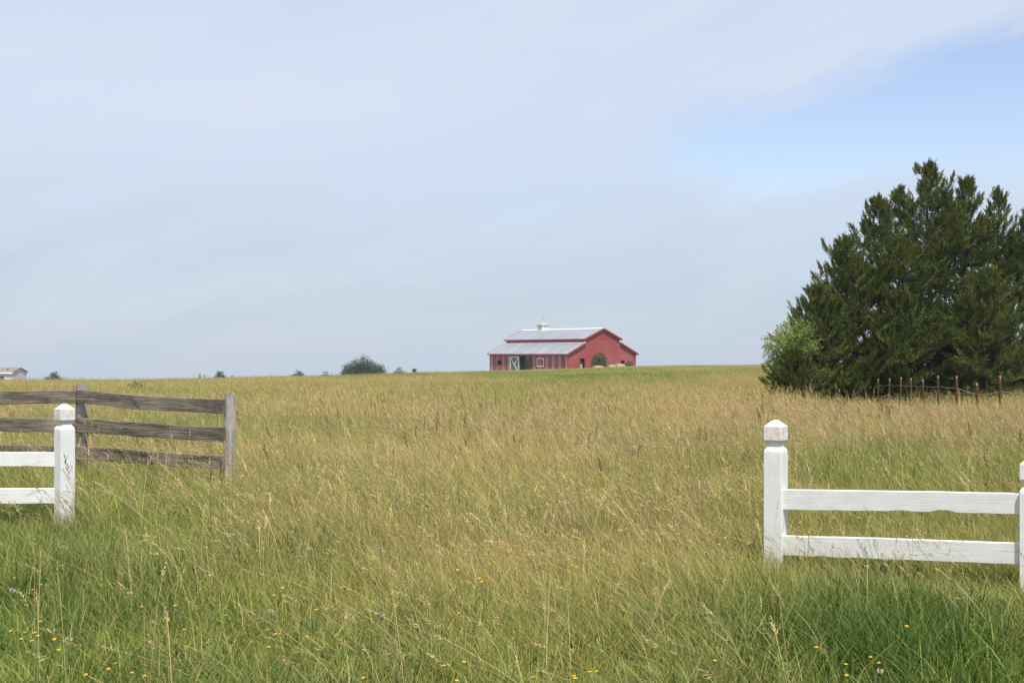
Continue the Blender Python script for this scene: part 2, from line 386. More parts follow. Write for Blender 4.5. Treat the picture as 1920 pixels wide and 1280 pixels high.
    obj_bm('highlight_strip', bm, m_white, root)  # added white strip for the highlight along the lean-to roof's upper edge
    # rake and eave trim
    for ya, yb in ((-ov - .06, -ov - .002), (Ln + ov + .002, Ln + ov + .06)):
        for (xa, za, xb, zc) in ((-ov, hl - ov * sl, x1 - .01, hj), (x2 + .01, hj, Wd + ov, hl - ov * sl), (x1 - ov, hu - ov * su, xm - .002, hp), (xm + .002, hp, x2 + ov, hu - ov * su)):
            bm = bmesh.new(); prism_y(bm, [(xa, za - .14), (xb, zc - .14), (xb, zc + .15), (xa, za + .15)], ya, yb); obj_bm('rake_trim', bm, m_trim, root)
    for xa, za in ((-ov - .05, hl - ov * sl), (Wd + ov + .004, hl - ov * sl), (x1 - ov - .05, hu - ov * su), (x2 + ov + .004, hu - ov * su)):
        bm = bmesh.new(); box(bm, xa, xa + .046, -ov, Ln + ov, za - .12, za + .06); obj_bm('eave_trim', bm, m_trim, root)
    # corner trim
    for xa, ya in ((-.03, -.03), (Wd - .09, -.03), (-.03, Ln - .09)):
        bm = bmesh.new(); box(bm, xa, xa + .12, ya, ya + .12, -.4, hl - .15); obj_bm('corner_trim', bm, m_trim, root)
    # sliding door on the long side, slid open to the left of its doorway
    ya, yb, za, zc = 13.8, 16.6, -.25, 2.78
    bm = bmesh.new(); box(bm, -.12, -.05, ya, yb, za, zc); dr = obj_bm('sliding_door', bm, m_door, root)
    bm = bmesh.new(); fw = .24
    box(bm, -.15, -.121, ya, ya + fw, za, zc); box(bm, -.15, -.121, yb - fw, yb, za, zc); box(bm, -.15, -.121, ya + fw, yb - fw, zc - .2, zc); box(bm, -.15, -.121, ya + fw, yb - fw, za, za + .2)
    obj_bm('door_frame', bm, m_white, dr)
    bm = bmesh.new()
    def bar(p, q, w=.2, x0=-.148, x1_=-.122):
        d = Vector((q[0] - p[0], q[1] - p[1])).normalized(); n = Vector((-d.y, d.x)) * w / 2
        c = [(p[0] + n.x, p[1] + n.y), (p[0] - n.x, p[1] - n.y), (q[0] - n.x, q[1] - n.y), (q[0] + n.x, q[1] + n.y)]
        hexa(bm, [(x0, *e) for e in c] + [(x1_, *e) for e in c])
    ym, zm = (ya + yb) / 2, (za + zc) / 2
    bar((yb - fw, zc - .2), (ya + fw, za + .2)); bar((ya + fw + .02, zc - .22), (ym - .03, zm + .12), x0=-.147)
    obj_bm('door_brace', bm, m_white, dr)
    bm = bmesh.new(); box(bm, -.17, -.13, 11.3, 16.9, 2.82, 2.92); obj_bm('door_track', bm, m_trim, root)
    for a in (11.57, 13.70):
        bm = bmesh.new(); box(bm, -.03, .15, a, a + .08, -.3, 2.80); obj_bm('door_jamb', bm, m_trim, root)
    # window with white frame (its pane shuttered in wall red), on the long side
    bm = bmesh.new(); a, b, c, d = Wn; e = .17
    box(bm, -.05, -.003, a - e, a, c - e, d + e); box(bm, -.05, -.003, b, b + e, c - e, d + e); box(bm, -.05, -.003, a, b, d, d + e); box(bm, -.05, -.003, a, b, c - e, c)
    wf = obj_bm('window', bm, m_white, root)
    bm = bmesh.new(); box(bm, -.03, -.002, a + .003, b - .003, c + .003, d - .003); obj_bm('shutter', bm, m_side, wf)
    # small open window at the far end, framed in dark trim
    a, b, c, d = Wf; bm = bmesh.new()
    for q in ((a - .08, a, c - .08, d + .08), (b, b + .08, c - .08, d + .08), (a, b, d, d + .08), (a, b, c - .08, c)): box(bm, -.03, .14, *q)
    obj_bm('window', bm, m_trim, root)
    # gable door with pale slats inside, and the small gable window
    bm = bmesh.new(); a, b, d = 2.62, 3.68, 2.45
    for q in ((a - .09, a, -.4, d + .09), (b, b + .09, -.4, d + .09), (a, b, d, d + .09)): box(bm, q[0], q[1], -.03, .14, q[2], q[3])
    obj_bm('door_frame', bm, m_trim, root)
    bm = bmesh.new()
    for k in range(5): box(bm, 3.16, 3.66, .55, .60, .05 + k * .38, .20 + k * .38)
    box(bm, 3.10, 3.158, .53, .62, -.3, 1.9)
    obj_bm('pale_slats', bm, m_white, root)
    a, b, c, d = 12.0, 12.75, 1.35, 2.1; bm = bmesh.new()
    for q in ((a - .07, a, c - .07, d + .07), (b, b + .07, c - .07, d + .07), (a, b, d, d + .07), (a, b, c - .07, c)): box(bm, q[0], q[1], -.03, .14, q[2], q[3])
    obj_bm('window', bm, m_trim, root)
    # the dark marks under the gable's peak (a hay door and a seam)
    bm = bmesh.new(); box(bm, 7.2, 8.2, -.02, -.002, 5.72, 6.55); obj_bm('hay_door', bm, plain('hay_door_red', (.27, .042, .040), .2), root)
    bm = bmesh.new(); box(bm, x1 + .05, x2 - .05, -.012, -.002, 5.60, 5.64); obj_bm('wall_seam', bm, m_trim, root)
    # cupola
    yc = 16.95; a = .74; z0 = hp - .3; z1 = 8.42
    bm = bmesh.new(); box(bm, xm - a, xm + a, yc - a, yc + a, z0, z1); cu = obj_bm('cupola', bm, m_white, root)
    mlv = plain('louvre_grey', (.62, .62, .60), .1)
    for s in (-1, 1):
        for ax in (0, 1):
            bm = bmesh.new()
            for k in range(5):
                zz = z0 + .62 + k * .1
                if ax: box(bm, *sorted((xm + s * (a + .002), xm + s * (a + .02))), yc - .45, yc + .45, zz, zz + .05)
                else: box(bm, xm - .45, xm + .45, *sorted((yc + s * (a + .002), yc + s * (a + .02))), zz, zz + .05)
            obj_bm('louvre', bm, mlv, cu)
    bm = bmesh.new(); e = a + .16
    base = [(-e, -e), (e, -e), (e, e), (-e, e)]; mid = [(p[0] * .42, p[1] * .42) for p in base]
    r0 = [bm.verts.new((xm + p[0], yc + p[1], z1 + .002)) for p in base]; r1 = [bm.verts.new((xm + p[0], yc + p[1], z1 + .10)) for p in base]
    r2 = [bm.verts.new((xm + p[0], yc + p[1], z1 + .52)) for p in mid]; ap = bm.verts.new((xm, yc, z1 + .92))
    bm.faces.new(r0[::-1])
    for i in range(4):
        j = (i + 1) % 4; bm.faces.new((r0[i], r0[j], r1[j], r1[i])); bm.faces.new((r1[i], r1[j], r2[j], r2[i])); bm.faces.new((r2[i], r2[j], ap))
    obj_bm('cupola_roof', bm, plain('copper_verdigris', (.30, .33, .29), .4, .6), cu)
    bm = bmesh.new(); tube(bm, [(xm, yc, z1 + .88), (xm, yc, z1 + 1.75)], .035); tube(bm, [(xm - .28, yc + .1, z1 + 1.38), (xm + .28, yc - .1, z1 + 1.38)], .03)
    bmesh.ops.create_uvsphere(bm, u_segments=8, v_segments=6, radius=.08, matrix=Matrix.Translation((xm, yc, z1 + 1.12)))
    obj_bm('weathervane', bm, plain('vane_metal', (.30, .29, .27), .2, .5), cu)
    return zb, ang
BZ, BANG = build_barn()
def barn_xy(a, b): return 9.54 + .804 * a - .591 * b, 218 + .591 * a + .804 * b

# ------------------------------------------------------------------ far house
def build_house():
    Y = 240.; x, _ = XY(24, Y); zg = gz(x - 5, Y + 3)
    eave, ridge = CAMZ - (697.6 - EYE) / F * Y, CAMZ - (691.2 - EYE) / F * Y
    root = thing('house', 'pale mobile home with a brown roof on the far left skyline', 'house', (x, Y, zg), R(-7))
    hw, hr = eave - zg, ridge - zg + .1; Ln, Wd = 14., 5.2
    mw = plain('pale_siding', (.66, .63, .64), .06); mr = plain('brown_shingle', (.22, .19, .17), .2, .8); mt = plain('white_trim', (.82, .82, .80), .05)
    # local: the end wall runs along +x from the corner (length Wd), the long wall along -x after a quarter turn
    bm = bmesh.new(); box(bm, 0, .12, 0, Wd, 0, hw)
    prism = [(0, hw), (Wd, hw), (Wd / 2, hr)]
    a = [bm.verts.new((0, p[0], p[1])) for p in prism]; b = [bm.verts.new((.12, p[0], p[1])) for p in prism]
    bm.faces.new(a); bm.faces.new(b[::-1])
    for i in range(3): bm.faces.new((a[i], b[i], b[(i + 1) % 3], a[(i + 1) % 3]))
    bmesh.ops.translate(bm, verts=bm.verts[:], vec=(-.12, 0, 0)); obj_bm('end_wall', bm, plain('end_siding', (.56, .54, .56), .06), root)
    bm = bmesh.new(); box(bm, -Ln, -.125, 0, .12, 0, hw); obj_bm('wall', bm, mw, root)
    bm = bmesh.new(); box(bm, -Ln, -.125, Wd - .12, Wd, 0, hw); obj_bm('wall', bm, mw, root)
    bm = bmesh.new(); box(bm, -Ln - .12, -Ln - .003, 0, Wd, 0, hw); obj_bm('end_wall', bm, mw, root)
    sl = (hr - hw) / (Wd / 2); e = .3
    for s in (0, 1):
        bm = bmesh.new(); p = [(-e, hw - e * sl), (Wd / 2, hr), (Wd / 2, hr + .12), (-e, hw - e * sl + .12)]
        if s: p = [(Wd - q[0], q[1]) for q in p]
        a = [bm.verts.new((-Ln - .3, q[0], q[1] + .01)) for q in p]; b = [bm.verts.new((.2, q[0], q[1] + .01)) for q in p]
        bm.faces.new(a); bm.faces.new(b[::-1])
        for i in range(4): bm.faces.new((a[i], b[i], b[(i + 1) % 4], a[(i + 1) % 4]))
        obj_bm('roof', bm, mr, root)
    bm = bmesh.new(); box(bm, -Ln, .1, -.36, -.305, hw - .3, hw - .02); obj_bm('fascia', bm, mt, root)
    bm = bmesh.new(); wx = -2.1; z1 = hw - .75; z0 = z1 - 1.1
    for q in ((wx - .62, wx - .5, z0, z1 + .1), (wx + .5, wx + .62, z0, z1 + .1), (wx - .5, wx + .5, z1, z1 + .1), (wx - .5, wx + .5, z0, z0 + .1)): box(bm, q[0], q[1], -.06, -.003, q[2], q[3])
    w = obj_bm('window', bm, mt, root)
    bm = bmesh.new(); box(bm, wx - .5, wx + .5, -.03, -.002, z0 + .1, z1); obj_bm('pane', bm, plain('dark_glass', (.03, .035, .04), .2, .15, .5), w)
    bm = bmesh.new(); tube(bm, [(-1.6, 1.1, hw + .1), (-1.6, 1.1, hw + .75)], .16, 8); obj_bm('roof_vent', bm, plain('vent_dark', (.10, .09, .08), .2), root)
build_house()

# ------------------------------------------------------------------ white plank fences
def white_post(root, name, x, y, zt, z0, rz):
    """square post with chamfered shoulder, neck and pyramid cap; z measured down from the top"""
    a = .0605; H = zt - z0
    prof = [(a, 0), (a, H - .215 + .003), (a * .98, H - .197), (.045, H - .174), (.042, H - .172), (.042, H - .165), (a, H - .128), (a, H - .043), (a * .97, H - .039), (.018, H - .003), (.010, H)]
    bm = bmesh.new(); cs = [(-1, -1), (1, -1), (1, 1), (-1, 1)]; rings = []
    for r, z in prof:
        c = min(.004, r * .25); ring = []
        for sx, sy in cs:
            p1, p2 = ((sx * (r - c), sy * r), (sx * r, sy * (r - c)))
            if sx * sy < 0: p1, p2 = p2, p1
            ring += [p2, p1] if sx * sy > 0 and False else [p1, p2]
        ring.sort(key=lambda p: math.atan2(p[1], p[0]))
        rings.append([bm.verts.new((p[0], p[1], z)) for p in ring])
    for i in range(len(rings) - 1):
        for j in range(8): bm.faces.new((rings[i][j], rings[i][(j + 1) % 8], rings[i + 1][(j + 1) % 8], rings[i + 1][j]))
    bm.faces.new(rings[-1]); bm.faces.new(rings[0][::-1])
    return obj_bm(name, bm, M_WPOST, root, (x, y, z0), (0, 0, rz))
def rail(root, name, p0, p1, h0, h1, thick, mat, seed, rough=.004, nick=()):
    """plank from p0 to p1 (top edge), along its local x, with a worn lower edge"""
    p0, p1 = Vector(p0), Vector(p1); d = p1 - p0; Ln = d.length
    rz = math.atan2(d.y, d.x); ry = -math.asin(d.z / Ln); n = max(12, int(Ln / .05))
    q = np.linspace(0, Ln, n); nz = (fbm(q * 5, q * 0 + seed, seed, 4) - .5) * rough * 2; nt = (fbm(q * 4, q * 0 + seed + 9, seed + 3, 4) - .5) * rough
    bow = (fbm(q * .9, q * 0 + seed, seed + 5, 2) - .5) * rough * 2.5
    bm = bmesh.new(); prev = None; c = .004
    for i, s in enumerate(q):
        h = h0 + (h1 - h0) * s / Ln; zt = nt[i] + bow[i]; zb_ = -h + nz[i] + bow[i]
        for a, b, dep in nick:
            if a < s < b: zb_ += dep
        yy = bow[i] * .4
        pr = [(-thick / 2, zb_ + c), (-thick / 2 + c, zb_), (thick / 2 - c, zb_), (thick / 2, zb_ + c), (thick / 2, zt - c), (thick / 2 - c, zt), (-thick / 2 + c, zt), (-thick / 2, zt - c)]
        ring = [bm.verts.new((s, y + yy, z)) for y, z in pr]
        if prev:
            for j in range(8): bm.faces.new((prev[j], prev[(j + 1) % 8], ring[(j + 1) % 8], ring[j]))
        else: bm.faces.new(ring)
        prev = ring
    bm.faces.new(prev[::-1])
    return obj_bm(name, bm, mat, root, p0, (0, ry, rz))

def build_white_fences():
    Y1 = 8.28; x1, _ = XY(1454.5, Y1); rz = R(-32)
    dx, dy = math.cos(rz), math.sin(rz); d = 1.56; x2, Y2 = x1 + dx * d, Y1 + dy * d
    def at(px, py):      # the point of the fence line's front plane seen at a photo pixel
        u = (px - 960) / F; s = (u * (Y1 - .03) - x1) / (dx - u * dy); return s, CAMZ - (py - EYE) / F * (Y1 - .03 + dy * s)
    root = thing('plank_fence', 'white two rail fence at the right edge, with a capped post at its end', 'fence', (0, 0, 0))
    white_post(root, 'post', x1, Y1, P(0, 787, Y1).z, -.12, rz)
    white_post(root, 'post', x2, Y2, P(0, 857.5, Y2 - .04).z, -.2, rz)
    nx, ny = dy, -dx     # towards the camera
    for (pl, tl, bl, pr, tr, br, sd_, nk) in ((1467, 918, 956, 1912, 924.5, 963, 3, ((.98, 1.06, .012), (.72, .80, .005))), (1470, 1005, 1042, 1912, 1019, 1060, 8, ((.22, .30, .006),))):
        s0, z0 = at(pl, tl); _, z0b = at(pl, bl); s1, z1 = at(pr, tr); _, z1b = at(pr, br)
        k = .01; zi = z1 + (z1 - z0) / (s1 - s0) * (d - .005 - s1)
        rail(root, 'rail', (x1 + dx * s0 + nx * k, Y1 + dy * s0 + ny * k, z0), (x1 + dx * (d - .005) + nx * k, Y1 + dy * (d - .005) + ny * k, zi), z0 - z0b, z1 - z1b, .04, M_WPAINT, sd_, .005, nk)
    # left
    Y1 = 10.2; x1, _ = XY(121, Y1); root = thing('plank_fence', 'white two rail fence at the left edge, in front of the old fence', 'fence', (0, 0, 0))
    white_post(root, 'post', x1, Y1, P(0, 756.5, Y1).z, -.1, R(45))
    for (tl, bl, sd_, nk) in ((847, 874, 21, ((1.86, 1.95, .006),)), (915, 944, 26, ())):
        zt, zb_ = P(0, tl, Y1).z, P(0, bl, Y1).z
        rail(root, 'rail', (x1 - 2.2, Y1 + .01, zt), (x1 - .035, Y1 + .01, zt), zt - zb_, zt - zb_, .04, M_WPAINT, sd_, .004, nk)
build_white_fences()

# ------------------------------------------------------------------ old unpainted fence
def old_post(root, x, y, zt, z0, w, dpt, rz, seed, lean=0.):
    bm = bmesh.new(); n = 14; prev = None
    for i in range(n):
        z = z0 + (zt - z0) * i / (n - 1); e = 1 - .04 * i / n
        ring = []
        for k, (sx, sy) in enumerate(((-1, -1), (0, -1.06), (1, -1), (1.05, 0), (1, 1), (0, 1.05), (-1, 1), (-1.05, 0))):
            j = (noise2(z * 4 + k * 7.3, seed) - .5) * .012; top = .012 * (noise2(k * 3.1, seed + 2) - .5) * 2 if i == n - 1 else 0
            cr = .94 if k % 2 == 0 else 1
            if i == n - 1: cr *= .93
            ring.append(bm.verts.new((sx * w / 2 * e * cr + j + lean * (z - z0), sy * dpt / 2 * e * cr + j, z - z0 + top)))
        if prev:
            for j in range(8): bm.faces.new((prev[j], prev[(j + 1) % 8], ring[(j + 1) % 8], ring[j]))
        else: bm.faces.new(ring[::-1])
        prev = ring
    bm.faces.new(prev)
    return obj_bm('post', bm, M_OPOST, root, (x, y, z0), (0, 0, rz))
def build_old_fence():
    root = thing('board_fence', 'weathered grey three board fence running back behind the white post at left', 'fence', (0, 0, 0))
    YB, YA = 12.0, 13.4
    xb, _ = XY(428.5, YB); xa, _ = XY(154, YA)
    rz = math.atan2(YB - YA, xb - xa)
    old_post(root, xb, YB, P(0, 738, YB).z, -.15, .100, .085, R(24), 3, .012)
    old_post(root, xa, YA, P(0, 720, YA).z, -.15, .102, .10, rz, 9)
    nx, ny = math.sin(rz), -math.cos(rz); k = .075
    def pt(px, py, Y): p = P(px, py, Y); return p
    for j, (tl, bl, tr, br) in enumerate(((733, 757.5, 748, 774), (784, 810, 799.5, 826), (837, 862, 855.5, 880))):
        a = P(144, tl, YA - .075); b = P(420, tr, YB - .065)
        rail(root, 'board', a, b, (bl - tl) / F * YA, (br - tr) / F * YB, .035, M_BOARD, 40 + j, .011)
    for j, (tl, bl, tr, br) in enumerate(((735, 760, 732, 756.5), (783, 808, 784.5, 810), (834, 858, 836, 861))):
        a = P(-190, tl + .8, YA + .30); b = P(142.5, tr, YA - .07)
        rail(root, 'board', a, b, (bl - tl) / F * YA, (br - tr) / F * YA, .035, M_BOARD, 60 + j, .011)
build_old_fence()

# ------------------------------------------------------------------ rusty steel post and wire fence
TP = [(1878, 704), (1835, 717.5), (1795, 704.5), (1762, 704), (1734, 711), (1709, 708.5), (1687, 707), (1666.5, 709), (1645.5, 710)]
def tpos(n):
    Y = 1.8 * (n + 15.7); return Y
def build_wire_fence():
    t = NT('rusty_steel'); n = t.noise(sc=9, det=6, rough=.7); n2 = t.noise((1, 1, .3), 3, 4)
    col = t.mix(t.rng(n, .35, .65), (.085, .040, .028), (.17, .082, .052)); col = t.mix(t.rng(n2, .58, .72, 0, .7), col, (.34, .24, .16))
    m = t.bsdf(col, .8, .3, .1, bump=n, bd=.004)
    mt = plain('sunlit_post_tip', (.36, .20, .13), .3, .7)  # paler colour stands in for sunlight on the post tops
    mw = plain('galvanised_wire', (.38, .40, .40), .15, .45, metal=.3)
    root = thing('wire_fence', 'rusty steel post fence with two slack wires, in front of the dark cedars', 'fence', (0, 0, 0))
    tops = []; rr = random.Random(4)
    for i, (px, py) in enumerate(TP):
        Y = tpos(i); p = P(px, py, Y); z0 = gz(p.x, Y) - .1; H = p.z - z0; bm = bmesh.new()
        lean = rr.uniform(-.03, .03); w = .021
        box(bm, -w, w, -.006, .006, 0, H - .06); box(bm, -.006, .006, .007, .05, 0, H - .06)
        for k in range(int((H - .2) / .055)): box(bm, -.012, .012, -.016, -.0065, .1 + k * .055, .12 + k * .055)
        o = obj_bm('post', bm, m, root, (p.x, Y, z0), (lean * .5, lean, R(20)))
        bm = bmesh.new(); box(bm, -w, w, -.006, .006, H - .06, H); box(bm, -.006, .006, .007, .05, H - .06, H)
        obj_bm('post_tip', bm, mt, o)
    wires = ([(1990, 743), (1920, 737), (1878, 733), (1835, 739.5), (1795, 727), (1762, 724.5), (1734, 723.5), (1709, 722.8), (1687, 722), (1666.5, 721.7), (1645.5, 722)],
             [(1990, 790), (1920, 776), (1878, 773), (1835, 767), (1795, 757), (1762, 752), (1734, 749), (1709, 747), (1687, 744.5), (1666.5, 741), (1645.5, 741.5)])
    for wv in wires:
        pts = []
        for i, (px, py) in enumerate(wv):
            Y = tpos(i - 2 + (1 if i == 0 else 0) * 0) if i >= 2 else (tpos(-.93) if i == 1 else tpos(-2.3))
            p = P(px, py, Y - .03)
            if pts and i > 1:
                q = pts[-1]; pts.append((q + p) / 2 + Vector((0, 0, -.025)))
            pts.append(p)
        bm = bmesh.new(); tube(bm, pts, .0052, 5); obj_bm('wire', bm, mw, root)
build_wire_fence()

# ------------------------------------------------------------------ trees
def leaf_mesh(name, pos, dirs, size, clump, mat, tmpl, g):
    """stamp a template of quads (n,4,3) at every position, its x axis along dirs"""
    n = len(pos); d = dirs / np.linalg.norm(dirs, axis=1, keepdims=True)
    r = g.normal(size=(n, 3)); a = np.cross(d, r); a /= np.linalg.norm(a, axis=1, keepdims=True) + 1e-9; b = np.cross(d, a)
    T = tmpl.reshape(-1, 3)
    v = pos[:, None] + size[:, None, None] * (T[None, :, 0:1] * d[:, None] + T[None, :, 1:2] * a[:, None] + T[None, :, 2:3] * b[:, None])
    m = len(T); f = np.arange(n * m).reshape(-1, 4)
    at = {'rnd': np.repeat(g.random(n), m), 'clump': np.repeat(clump, m)}
    return mesh_np(name, v.reshape(-1, 3), f, mat, at)
def tmpl_spray(g, k=11, w=.075, droop=.5):
    """cedar spray: narrow side shoots off a central axis"""
    q = []
    for i in range(k):
        s = i / (k - 1); ang = (1 - s) * 1.0 * (1 if i % 2 else -1) + g.normal() * .15; rl = g.uniform(.28, .48) * (1 - .35 * s)
        o = np.array([s * .75, 0, g.normal() * .03]); roll = g.uniform(-1.2, 1.2)
        dd = np.array([math.cos(ang), math.sin(ang) * math.cos(roll), math.sin(ang) * math.sin(roll)]); nn = np.cross(dd, [0, math.sin(roll), math.cos(roll)]); nn /= np.linalg.norm(nn) + 1e-9
        q.append([o - nn * w * .35, o + nn * w * .35, o + dd * rl * .6 + nn * w * .5, o + dd * rl * .6 - nn * w * .5])
        q.append([o + dd * rl * .6 - nn * w * .5, o + dd * rl * .6 + nn * w * .5, o + dd * rl + nn * w * .12, o + dd * rl - nn * w * .12])
    return np.array(q)
def tmpl_leaves(g, k=7, w=.3):
    q = []
    for i in range(k):
        o = g.normal(size=3) * .38; dd = g.normal(size=3); dd /= np.linalg.norm(dd); nn = np.cross(dd, g.normal(size=3)); nn /= np.linalg.norm(nn); L_ = g.uniform(.5, .8)
        q.append([o, o + dd * L_ * .5 + nn * w * .6, o + dd * L_, o + dd * L_ * .5 - nn * w * .6])
    return np.array(q)
def cedar(label, px, Y, H, Rb, seed, nb=150, leaders=(), group='cedars in the dark clump at right', low=.0, skirt=1.0):
    g = np.random.default_rng(seed); rr = random.Random(seed)
    H -= .22; x, _ = XY(px, Y); z0 = gz(x, Y) - .05
    root = thing('cedar_tree', label, 'tree', (x, Y, z0), 0, group)
    bm = bmesh.new(); pts = []; rad = []
    for i in range(9):
        s = i / 8; pts.append((.12 * math.sin(s * 4 + seed), .1 * math.cos(s * 3 + seed), s * H * .97)); rad.append(max(.008, .13 * (H / 7) * (1 - s) ** .9 + .008))
    tube(bm, pts, rad, 7)
    pos, dr, sz, cl = [], [], [], []
    def env(s):   # crown radius against height
        return Rb * (min(1, .60 + s * 2.2) * skirt if s < .18 else 1.0) * (1 - s) ** .78 * (1 - .22 * s) + .10
    def add(p, d, size, c): pos.append(p); dr.append(d); sz.append(size); cl.append(c)
    stems = [(np.array([0, 0, 0.]), H, 1.0, nb)] + [(np.array(l[:3], float), l[3], l[4], l[5]) for l in leaders]
    for (o, hh, sc_, nbr) in stems:
        if sc_ < 1:    # extra leader: its own slim stem
            tube(bm, [tuple(o * [.3, .3, .6]), tuple(o * [.8, .8, .9]), tuple(o), tuple(o + [0, 0, hh])], [.05, .045, .04, .006], 5)
        for b in range(nbr):
            s = (b + rr.random()) / nbr; s = low + (1 - low) * s ** 1.05; z = s * hh * .985
            az = b * 2.399 + rr.uniform(-.4, .4)
            Lb = (env(s) if sc_ == 1 else sc_ * 2.0 * (1 - s) ** 1.0 + .10) * rr.uniform(.5, 1.12) * (1.32 if rr.random() < .16 else 1)
            el = R(4 + 44 * s * s + rr.uniform(-12, 22)); ca, sa = math.cos(az), math.sin(az)
            st = o + np.array([np.interp(z, [0, hh], [0, 0]), 0, z]); tint = rr.random() ** 2 * .55
            n = 6; bp = []
            for i in range(n + 1):
                q = i / n; e2 = el + q * .35
                bp.append(st + np.array([ca * math.cos(el), sa * math.cos(el), math.sin(el)]) * Lb * q + np.array([0, 0, .12 * Lb * q * q]))
            if Lb > .5: tube(bm, [tuple(p) for p in bp[::2]], [.022 * Lb / 2 + .006, .016 * Lb / 2 + .005, .010, .004], 4)
            d = bp[-1] - bp[0]; d /= np.linalg.norm(d)
            side = np.array([-sa, ca, 0.]); upv = np.cross(d, side) * -1
            # plumes: flat feathery fans of sprays that turn up at their ends
            npl = max(2, int(Lb * 3.4)); tot = 0
            for k in range(npl + 1):
                q = 1.0 if k == npl else .30 + .65 * (k + rr.random()) / npl
                base = bp[0] + (bp[-1] - bp[0]) * q + np.array([0, 0, .12 * Lb * (q * q - q)])
                sg = 0 if k == npl else (1 if k % 2 else -1)
                pd = d * rr.uniform(.55, .9) + side * sg * rr.uniform(.45, .9) + np.array([0, 0, rr.uniform(-.12, .42) + .35 * s])
                pd = pd / np.linalg.norm(pd); pl = min(1.0, .40 + .30 * Lb * (1.15 - q)) * rr.uniform(.65, 1.25); pl *= min(1, .40 + (1 - s) * 2.2) * min(1, .40 + .25 * Rb); pw = pl * .30
                ps = np.cross(pd, [0, 0, 1]); ps /= np.linalg.norm(ps) + 1e-9; pu = np.cross(ps, pd)
                ct = min(1, max(0, tint * .6 + rr.uniform(-.15, .35))); m_ = int(9 + 22 * pl)
                for _ in range(m_):
                    t_ = rr.random() ** .8; off = rr.uniform(-1, 1) * pw * (1.05 - t_); ou = rr.uniform(-.22, .28) * pw * (1.05 - t_)
                    c = base + pd * pl * t_ + ps * off + pu * ou + np.array([0, 0, .18 * pl * t_ * t_])
                    dd = pd + ps * (off / (pw + 1e-6)) * .75 * (1 - .6 * t_) + pu * rr.uniform(-.1, .45) + np.array([0, 0, .25 * t_])
                    add(c, dd, rr.uniform(.17, .30) * (1.15 - .25 * t_), ct + .35 * t_ * rr.random())
        for k in range(16): add(o + np.array([rr.uniform(-.03, .03), rr.uniform(-.03, .03), hh + .16 - .034 * k]), np.array([rr.uniform(-.2, .2), rr.uniform(-.2, .2), .35]) * (1 + .05 * k) + np.array([0, 0, .4]), rr.uniform(.18, .30), .4 * rr.random())
    tr = obj_bm('trunk', bm, M_BARK, root, smooth=True)
    me = leaf_mesh('crown', np.array(pos), np.array(dr), np.array(sz), np.clip(np.array(cl), 0, 1), M_CEDAR, tmpl_spray(g, 7, .085), g)
    obj_me('crown', me, root)
    return root
def leafy(name, label, cat, x, Y, blobs, leaf, dens, mat, seed, group=None, trunk=.12, z0=None, k=7, gap=.34):
    """broad crown: leaf clumps through several uneven lobes; blobs are (dx, dy, z, rx, ry, rz) above the ground"""
    g = np.random.default_rng(seed); z0 = gz(x, Y) if z0 is None else z0
    root = thing(name, label, cat, (x, Y, z0), 0, group)
    bm = bmesh.new(); zt = max(b[2] for b in blobs)
    if trunk > 0: tube(bm, [(0, 0, -.1), (.05 * zt * .2, 0, zt * .35), (0, .03, zt * .75)], [trunk, trunk * .75, trunk * .3], 7)
    P_, D_, S_, C_ = [], [], [], []
    for (dx, dy, z, rx, ry, rz) in blobs:
        if trunk > 0: tube(bm, [(0, 0, zt * .2), (dx * .5, dy * .5, (z + zt * .3) * .5), (dx, dy, z)], [trunk * .6, trunk * .35, trunk * .1], 5)
        n = int(dens * (rx * ry + rx * rz + ry * rz) * 1.3)
        d = g.normal(size=(n, 3)); d /= np.linalg.norm(d, axis=1, keepdims=True)
        lump = .78 + .42 * fbm(d[:, 0] * 2.3 + seed, d[:, 1] * 2.3 + d[:, 2] * 3.1, seed, 3)
        rad = (g.random(n) ** .33) * lump
        keep = fbm(d[:, 0] * 5 + 9, d[:, 2] * 5 + d[:, 1] * 2, seed + 2, 2) > gap
        d, rad = d[keep], rad[keep]; n = len(d)
        p = np.stack([dx + d[:, 0] * rx * rad, dy + d[:, 1] * ry * rad, z + d[:, 2] * rz * rad], 1)
        ok = p[:, 2] > .02
        P_.append(p[ok]); D_.append((d + g.normal(size=(n, 3)) * .6)[ok]); S_.append((leaf * g.uniform(.7, 1.4, n))[ok])
        C_.append((fbm(p[:, 0] / (leaf * 7), p[:, 2] / (leaf * 7) + p[:, 1], seed + 4, 2))[ok])
    if trunk > 0: obj_bm('trunk', bm, M_BARK, root, smooth=True)
    else: bm.free()
    me = leaf_mesh('crown', np.concatenate(P_), np.concatenate(D_), np.concatenate(S_), np.clip(np.concatenate(C_) * 1.6 - .5, 0, 1), mat, tmpl_leaves(g, k), g)
    obj_me('crown', me, root)
    return root

